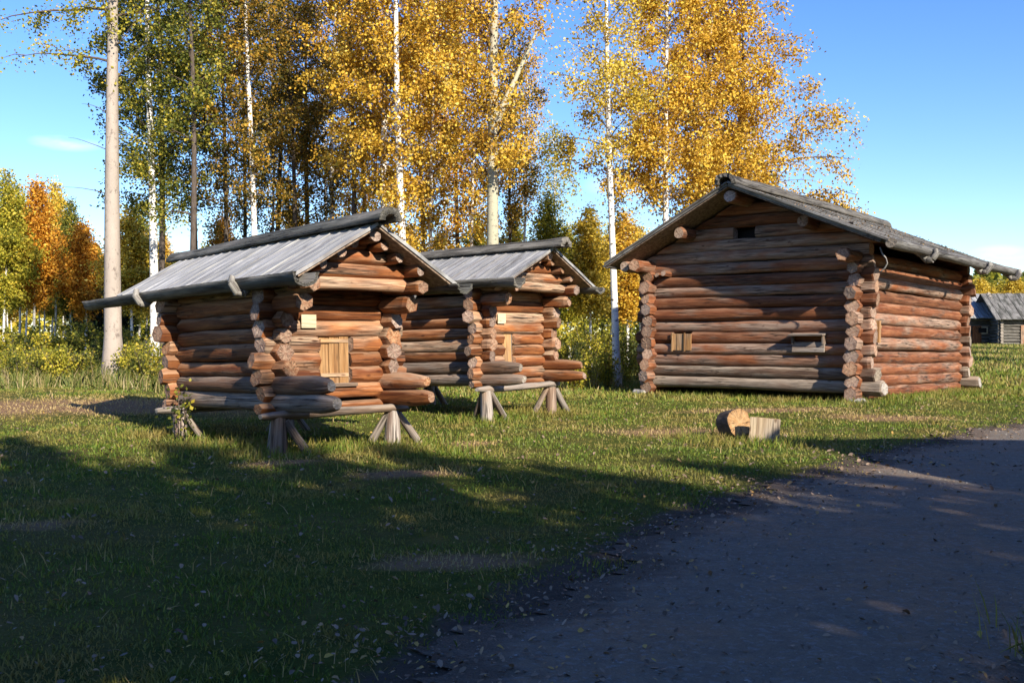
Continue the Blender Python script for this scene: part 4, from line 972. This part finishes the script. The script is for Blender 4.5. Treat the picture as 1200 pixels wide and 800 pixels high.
bl = [('lime', 4, 52, 198, 'lime-green birch at the very left edge'), ('lime', 22, 60, 215, 'second lime-green tree from the left edge'), ('orange', 40, 54, 208, 'tall orange birch near the left edge'), ('yellow', 64, 64, 210, 'small yellow crown right of the tall orange birch'),
      ('green', 84, 62, 232, 'green tree between the orange ones left of the grey aspen'), ('orange', 100, 56, 258, 'orange birch just left of the grey aspen trunk'), ('orange', 78, 70, 262, 'low orange tree farther back left of the grey aspen'),
      ('spruce', 118, 60, 318, 'dark spruce left of the foot of the grey aspen'), ('yellow', 156, 52, 238, 'yellow birch between the grey aspen and the white birch'), ('yellow', 170, 60, 262, 'small yellow tree behind the white birch'),
      ('green', 205, 66, 300, 'low green tree seen over the left eave of the nearer storehouse'), ('lime', -22, 55, 190, 'lime-green tree cut by the left edge of the photo'), ('orange', -45, 60, 220, 'orange tree just outside the left edge'),
      ('gold', 52, 76, 250, 'golden tree in the back row at the left'), ('green', 10, 78, 260, 'green tree in the back row at the left edge'), ('spruce', 140, 58, 330, 'small dark spruce behind the grey aspen'), ('spruce', 94, 66, 320, 'short dark spruce in the back row at the left')]
for k, u, d, tp, lab in bl: bgtree(k, u, d, tp, lab, GL)
bm_ = [('lime', 560, 52, 250, 'lime tree behind the big greenish aspen'), ('lime', 606, 50, 255, 'green tree left of the pointed green one in the gap'), ('lime', 645, 46, 226, 'pointed green tree above the farther storehouse ridge'), ('yellow', 692, 46, 240, 'yellow-green birch left of the lone white birch'), ('gold', 735, 50, 246, 'yellow birch right of the lone white birch'),
       ('lime', 715, 60, 262, 'yellow-green tree behind the lone white birch'), ('yellow', 748, 64, 262, 'low green tree left of the cabin eave'), ('yellow', 765, 56, 270, 'yellow tree behind the cabin corner'), ('lime', 668, 58, 262, 'lime-green tree in the back row of the gap'),
       ('gold', 800, 60, 262, 'golden tree behind the cabin roof'), ('gold', 520, 56, 270, 'golden tree in the back row right of the white birches'), ('gold', 480, 60, 262, 'golden tree low behind the white birches'), ('yellow', 440, 58, 290, 'yellow tree low behind the nearer storehouse ridge'),
       ('gold', 345, 58, 240, 'golden tree low in the middle of the grove'), ('gold', 385, 54, 262, 'small golden tree low in the middle of the grove'), ('lime', 300, 60, 280, 'yellow-green tree low behind the nearer storehouse roof'), ('orange', 265, 56, 250, 'orange tree low behind the nearer storehouse roof'),
       ('lime', 245, 64, 285, 'lime tree low behind the nearer storehouse roof, left end'), ('spruce', 590, 54, 318, 'dark spruce behind the farther storehouse roof'), ('lime', 1010, 66, 262, 'yellow-green treetop peeping over the cabin roof')]
for k, u, d, tp, lab in bm_: bgtree(k, u, d, tp, lab, GM)
for k, (u, d, tp, kd) in enumerate([(1130, 150, 330, 'lime'), (1150, 140, 325, 'yellow'), (1172, 145, 329, 'lime'), (1190, 140, 324, 'yellow'), (1212, 145, 336, 'lime'), (1235, 150, 330, 'yellow')]):
    bgtree(kd, u, d, tp, ['leftmost yellow-green treetop behind the distant grey houses', 'yellow treetop above the left distant house', 'yellow-green treetop above the joint of the distant houses', 'yellow treetop above the right distant house', 'yellow-green tree at the right edge behind the distant houses', 'yellow tree outside the right edge'][k], 'trees behind the distant houses')
ax2 = [('gold', 'golden'), ('lime', 'yellow-green'), ('orange', 'rust-orange'), ('green', 'olive green'), ('yellow', 'pale yellow')]
Rx = random.Random(12)
for k, u in enumerate((-30, -8, 14, 30, 48, 60, 74, 90, 108, 124, 146, 162, 190)):
    kd, cn_ = ax2[(k * 2 + 1) % 5]; dd = 66 + (k * 7) % 23
    bgtree(kd, u, dd, Rx.uniform(262, 318), '%s low tree of the back row, %s' % (cn_, ['just outside the left edge', 'cut by the left photo edge', 'between the two leftmost lime birches', 'left of the tall orange birch', 'under the tall orange birch', 'right of the tall orange birch', 'under the small yellow crown', 'behind the low orange trees', 'left of the grey aspen trunk', 'hidden by the grey aspen trunk', 'right of the grey aspen trunk', 'left of the white birch trunk', 'right of the white birch trunk'][k]), GL)
# far-off wood reading as one mass
def mass(name, n, seed):
    r = np.random.default_rng(seed)
    a = np.radians(r.uniform(55, 150, n)); d = r.uniform(160, 190, n); x = np.cos(a) * d; y = np.sin(a) * d
    u = 600 + 1200 * x / y
    top = 9.0 + 3.4 * np.sin(u * .021) + 1.5 * np.sin(u * .057 + 2) + 1.2 * np.sin(u * .13)
    top = np.where(u > 1010, 10.2 + 1.2 * np.sin(u * .11), top)
    z = gz(x, y) + (1 - r.random(n) ** 1.3) * top
    c = np.stack([x, y, z], -1); A = r.normal(0, 1, (n, 3)); A /= np.linalg.norm(A, axis=1)[:, None]; B = np.cross(A, r.normal(0, 1, (n, 3))); B /= np.linalg.norm(B, axis=1)[:, None]
    s = (.35 + .3 * r.random(n))[:, None]
    V = np.stack([c - A * s, c + B * s * .7, c + A * s, c - B * s * .7], 1).reshape(-1, 3); F = np.arange(n)[:, None] * 4 + np.array([[0, 1, 2, 3]])
    me = bpy.data.meshes.new(name); raw(me, V, F); me.materials.append(M['leaf_lime'])
    at = me.attributes.new('rnd', 'FLOAT', 'FACE'); at.data.foreach_set('value', np.clip(.45 + .3 * np.sin(u * .03 + 1) + r.normal(0, .18, n), 0, 1).astype(np.float32))
    setp(link(me, name), kind='stuff')
mass('distant_wood', 60000, 4)

# ------------------------------------------------------------------ shrubs & weeds
def shrub(label, x, y, h, r_, n, lm, seed, ls=.07):
    R = random.Random(seed); t_ = empty('shrub', (x, y, float(gz(x, y)))); setp(t_, label, 'shrub', 'shrubs at the wood edge'); g = G(); segs = []
    for k in range(9 if r_ > .3 else 2):
        a = R.uniform(0, 6.28); q = R.uniform(.2, 1) * r_; p0 = Vector((R.uniform(-.1, .1), R.uniform(-.1, .1), -.05)); hh = h * R.uniform(.6, 1)
        p1 = p0 + Vector((math.cos(a) * q * .4, math.sin(a) * q * .4, hh * .55)); p2 = p1 + Vector((math.cos(a) * q * .6, math.sin(a) * q * .6, hh * .45))
        tube(g, [p0, p1, p2], [.014, .01, .004], 4); segs += [(p0.lerp(p1, .3), p1, .7), (p1, p2, 1)]
        for j in range(4):
            s = p0.lerp(p1, R.random()) if j % 2 else p1.lerp(p2, R.random()); e = s + Vector((R.uniform(-.35, .35), R.uniform(-.35, .35), R.uniform(0, .3))); tube(g, [s, e], [.006, .003], 3); segs.append((s, e, .5))
    g.build('stems', M['twig'], t_); leaves_mesh('foliage', segs, n, ls, .10, M[lm], t_, seed, .03); return t_
sh = [(12, 30, 1.1, .9, 'leaf_lime', 'pale green bush at the left edge below the lime birch'), (40, 33, 1.2, .9, 'leaf_green', 'mid-green bush below the tall orange birch'), (72, 29, 1.15, .6, 'leaf_lime', 'upright light green bush in the weeds left of the grey aspen'),
      (100, 33, 1.2, .9, 'leaf_green', 'green bush just left of the grey aspen foot'), (152, 30, 1.3, .8, 'leaf_lime', 'light green bush just right of the grey aspen foot'), (172, 27, 1.2, .7, 'leaf_green', 'leafy bush right behind the back corner of the nearer storehouse'), (-15, 33, 1.2, 1., 'leaf_green', 'bush cut by the left edge'),
      (180, 31, 1.5, .8, 'leaf_green', 'taller bush behind the back corner of the nearer storehouse'), (664, 33, 1.9, 1.0, 'leaf_lime', 'tall bush right of the farther storehouse porch'), (690, 36, 2.2, 1.0, 'leaf_lime', 'tall bush left of the lone white birch'), (708, 30, 1.2, .6, 'leaf_lime', 'light green bush at the foot of the lone birch, left side'),
      (732, 33, 1.7, .8, 'leaf_lime', 'light green bush right of the lone birch foot'), (748, 36, 2.2, .9, 'leaf_green', 'bush against the left corner of the cabin'), (655, 40, 2.4, 1.2, 'leaf_lime', 'wide bush farther back behind the storehouse porch'), (715, 42, 2.2, 1.2, 'leaf_lime', 'wide bush farther back in the gap'),
      (674, 29.5, .9, .6, 'leaf_lime', 'low yellow-green bush in the gap, nearest to the porch logs'), (214, 15.75, .95, .18, 'leaf_green', 'single leafy shoot in front of the back corner log ends of the nearer storehouse'), (25, 29, 1.0, .8, 'leaf_green', 'low green bush in front of the others near the left edge'), (58, 31, 1.1, .8, 'leaf_lime', 'pale low bush left of the upright light green one'), (88, 30, 1.05, .7, 'leaf_green', 'low green bush between the upright one and the grey aspen'), (-2, 44, 1.8, 1.2, 'leaf_lime', 'bush far back at the left edge'), (30, 46, 2.0, 1.3, 'leaf_green', 'wide bush far back below the orange birch'), (58, 44, 1.8, 1.2, 'leaf_lime', 'bush far back between white trunks'), (88, 46, 2.2, 1.3, 'leaf_green', 'wide bush far back left of the grey aspen'), (118, 42, 1.8, 1.2, 'leaf_green', 'bush far back touching the grey aspen foot'), (150, 44, 2.2, 1.3, 'leaf_green', 'wide bush far back right of the grey aspen'),
      (630, 37, 2.0, 1.1, 'leaf_green', 'bush hidden mostly behind the farther storehouse')]
for i, (u, d, h, r_, lm, lab) in enumerate(sh): shrub(lab, px(u, d), d, h * .95, r_, 1700 if d > 20 else 130, lm, 400 + i, .07 if d < 40 else .12)
r = np.random.default_rng(31)
n = 95000; x = r.uniform(-26, 8, n); y = r.uniform(24.5, 48, n)
k = ((x < -7.2) & (y > 25.5 + .6 * np.sin(x))) | ((x > -7.2) & (x < 3.4) & (y > 29.0)); k &= r.random(n) < .35 + .65 * clump(x, y, .35)
x, y = x[k], y[k]; blades('tall_weeds', x, y, .25 + .5 * r.random(len(x)) * (.5 + .6 * clump(x, y, .25)), np.full(len(x), .016), M['weed_blade'], .45, 6, np.clip(r.beta(1.6, 1.8, len(x)) + .02, 0, 1))
n = 90000; x = r.uniform(-14, 22, n); y = r.uniform(24, 70, n); k = ~((x < -7) & (y < 48)); x, y = x[k], y[k]
blades('meadow_grass', x, y, .06 + .10 * r.random(len(x)), np.full(len(x), .035), M['grass_blade'], .7, 7, np.clip(r.beta(2, 2, len(x)) * .9 + .1, 0, 1))
n = 70000; x = r.uniform(14, 62, n); y = r.uniform(26, 112, n) ; k = x > edge_r(y) * 0 + 12; x, y = x[k], y[k]
blades('meadow_grass', x, y, .10 + .16 * r.random(len(x)), np.full(len(x), .07), M['grass_blade'], .7, 17, np.clip(r.beta(2, 2, len(x)) * .8 + .1 + .25 * (np.sin(x * .4 + y * .23) > .2), 0, 1))
# rough tussocks round posts and cabin foot
cs = [(-3.3, 14.0), (-2.0, 15.2), (-5.3, 16.3), (-.5, 19.0), (.7, 20.6), (8.2, 23.2), (6.6, 24.6), (5.0, 26), (9.2, 24.6), (10.6, 26.3), (12.0, 28), (-4.2, 14.8), (-1.4, 14.2), (12.6, 27.2), (3.9, 15.4), (3.4, 16.2)]
x = np.concatenate([r.normal(c_[0], .55, 1300) for c_ in cs]); y = np.concatenate([r.normal(c_[1], .4, 1300) for c_ in cs]); 
blades('tufted_grass', x, y, .06 + .13 * r.random(len(x)) ** 2, np.full(len(x), .012), M['grass_blade'], .5, 8, np.clip(r.beta(2.5, 2, len(x)), 0, 1))
x = r.normal(2.75, .22, 60); y = r.normal(5.1, .25, 60); k = x > 2.45; x, y = x[k], y[k]
blades('roadside_grass', x, y, .12 + .16 * r.random(len(x)), np.full(len(x), .009), M['grass_blade'], 1.0, 9, r.random(len(x)) * .9)

for (x_, y_, s_, lb_) in ((31.5, 51, 1.0, 'yellow birch just outside the right edge, nearest the road'), (37, 62, 1.15, 'yellow birch outside the right edge, beside the meadow'), (43.5, 75, 1.1, 'yellow birch outside the right edge, far across the meadow')):
    copy_thing(protos['yellow'], x_, y_, x_, (s_, s_, s_), lb_)['group'] = 'birches at the meadow side'
# ------------------------------------------------------------------ distant houses
def far_house(label, x, y, yaw, w, l, wh, rh, seed):
    z = float(gz(x, y)); t_ = empty('farm_house', (x, y, z), (0, 0, yaw)); setp(t_, label, 'farm house', 'distant grey log houses')
    c = .3; i = 0
    g = G()
    while (i + 1) * c < wh:
        for yy in (0, w): add_log(g, (-.3, yy, (i + .5) * c), (l + .3, yy, (i + .5) * c), .16, .16, seed + i, nseg=8, ends=('flat', 'flat'), step=3)
        for xx in (0, l): add_log(g, (xx, -.3, (i + 1) * c), (xx, w + .3, (i + 1) * c), .16, .16, seed + i + 50, nseg=8, ends=('flat', 'flat'), step=3)
        i += 1
    g.build('wall', [M['gutter_wood'], M['end_grey']], t_)
    ov = .9; s_ = math.atan2(rh, w / 2 + ov); L = math.hypot(rh, w / 2 + ov)
    for sg in (-1, 1):
        g = G(); nb = int((l + 1.6) / .5)
        for k in range(nb):
            add_box(g, Matrix.Translation((-.8 + (k + .5) * (l + 1.6) / nb, w / 2 + sg * (w / 2 + ov) / 2, wh + rh / 2 - .3 + .03 * (k % 2))) @ Matrix.Rotation(-sg * s_, 4, 'X'), .48, L, .07, seed=k)
        g.build('roof_slope', M['plank_old'] if seed % 2 else M['plank_grey'], t_)
    g = G()
    for xx in (0, l):
        for k in range(int(rh / c)): 
            hw = (w / 2) * (1 - (k + .5) * c / rh); add_log(g, (xx, w / 2 - hw, wh + k * c), (xx, w / 2 + hw, wh + k * c), .15, .15, k, nseg=8, ends=('flat', 'flat'), step=3)
    g.build('gable', [M['gutter_wood'], M['end_grey']], t_)
    box(t_, 'door', (l * .25, -.2, 1.0), (.9, .08, 1.9), mat=M['log'], seed=3)
    fr = box(t_, 'window', (l * .42, -.2, 1.5), (1.0, .08, .7), mat=M['board_new'], seed=4)
    box(fr, 'pane', (l * .42, -.245, 1.5), (.8, .02, .5), mat=M['hole'])
    return t_
far_house('distant grey farm house, left one of the joined pair, its porch in shade', px(1134, 104), 104, D2R(-3), 7, 3.3 , 3.0, 2.6, 50)
far_house('distant grey farm house at the right photo edge, small pale window frame in its wall', px(1173, 101), 101, D2R(-6), 7, 9, 2.8, 2.7, 61)

# ------------------------------------------------------------------ unseen spruces and cabin copy, added only to shade the foreground
GS = 'unseen trees added to shade the foreground'
def Yt(q): return np.interp(q, [-4, 1, 2.4, 3.6, 4.8, 5.6, 6.4, 8, 9, 9.8, 11, 14, 18], [16.6, 16.8, 16.4, 14.8, 14.0, 13.4, 13.2, 13.8, 11.6, 12.8, 11.4, 12.2, 12.5])
proto_b = None; Rb = random.Random(5)
q = -4.0; k = 0
while q < 18:
    h = Rb.uniform(10.5, 14.0); Y = float(Yt(q)) + Rb.uniform(-.6, 1.7) - (2.5 if k % 5 == 1 else 0); h = max(h, (Y + Rb.uniform(5.5, 7.5)) / 1.70); X = (q - .5 * Y) / .866; x = X + .98 * h; y = Y - 1.70 * h
    if proto_b is None: proto_b = spruce('unseen spruce added behind the camera for its shade', GS, x, y, 12, 2.1, 9500, 900, .24); proto_b.scale = (1, 1, h / 12)
    else: copy_thing(proto_b, x, y, k * 1.3, (1.0, 1.0, h / 12), 'unseen spruce added behind the camera for its shade')
    q += Rb.uniform(.75, 1.1) * (1.5 if k % 5 == 3 else 1); k += 1
def deep_copy(o, loc, rot, label):
    r_ = o.copy(); C.objects.link(r_); r_.location = loc; r_.rotation_euler = rot; r_['label'] = label
    for ch in o.children:
        c_ = ch.copy(); C.objects.link(c_); c_.parent = r_
        for g2 in ch.children: d_ = g2.copy(); C.objects.link(d_); d_.parent = c_
deep_copy(S3, (10.4, 9.5, .0), (0, 0, D2R(-90)), 'unseen copy of the log cabin, added off-frame right to shade the road')  # out of view, added for its roof shadow across the road
print('objects', len(bpy.data.objects))
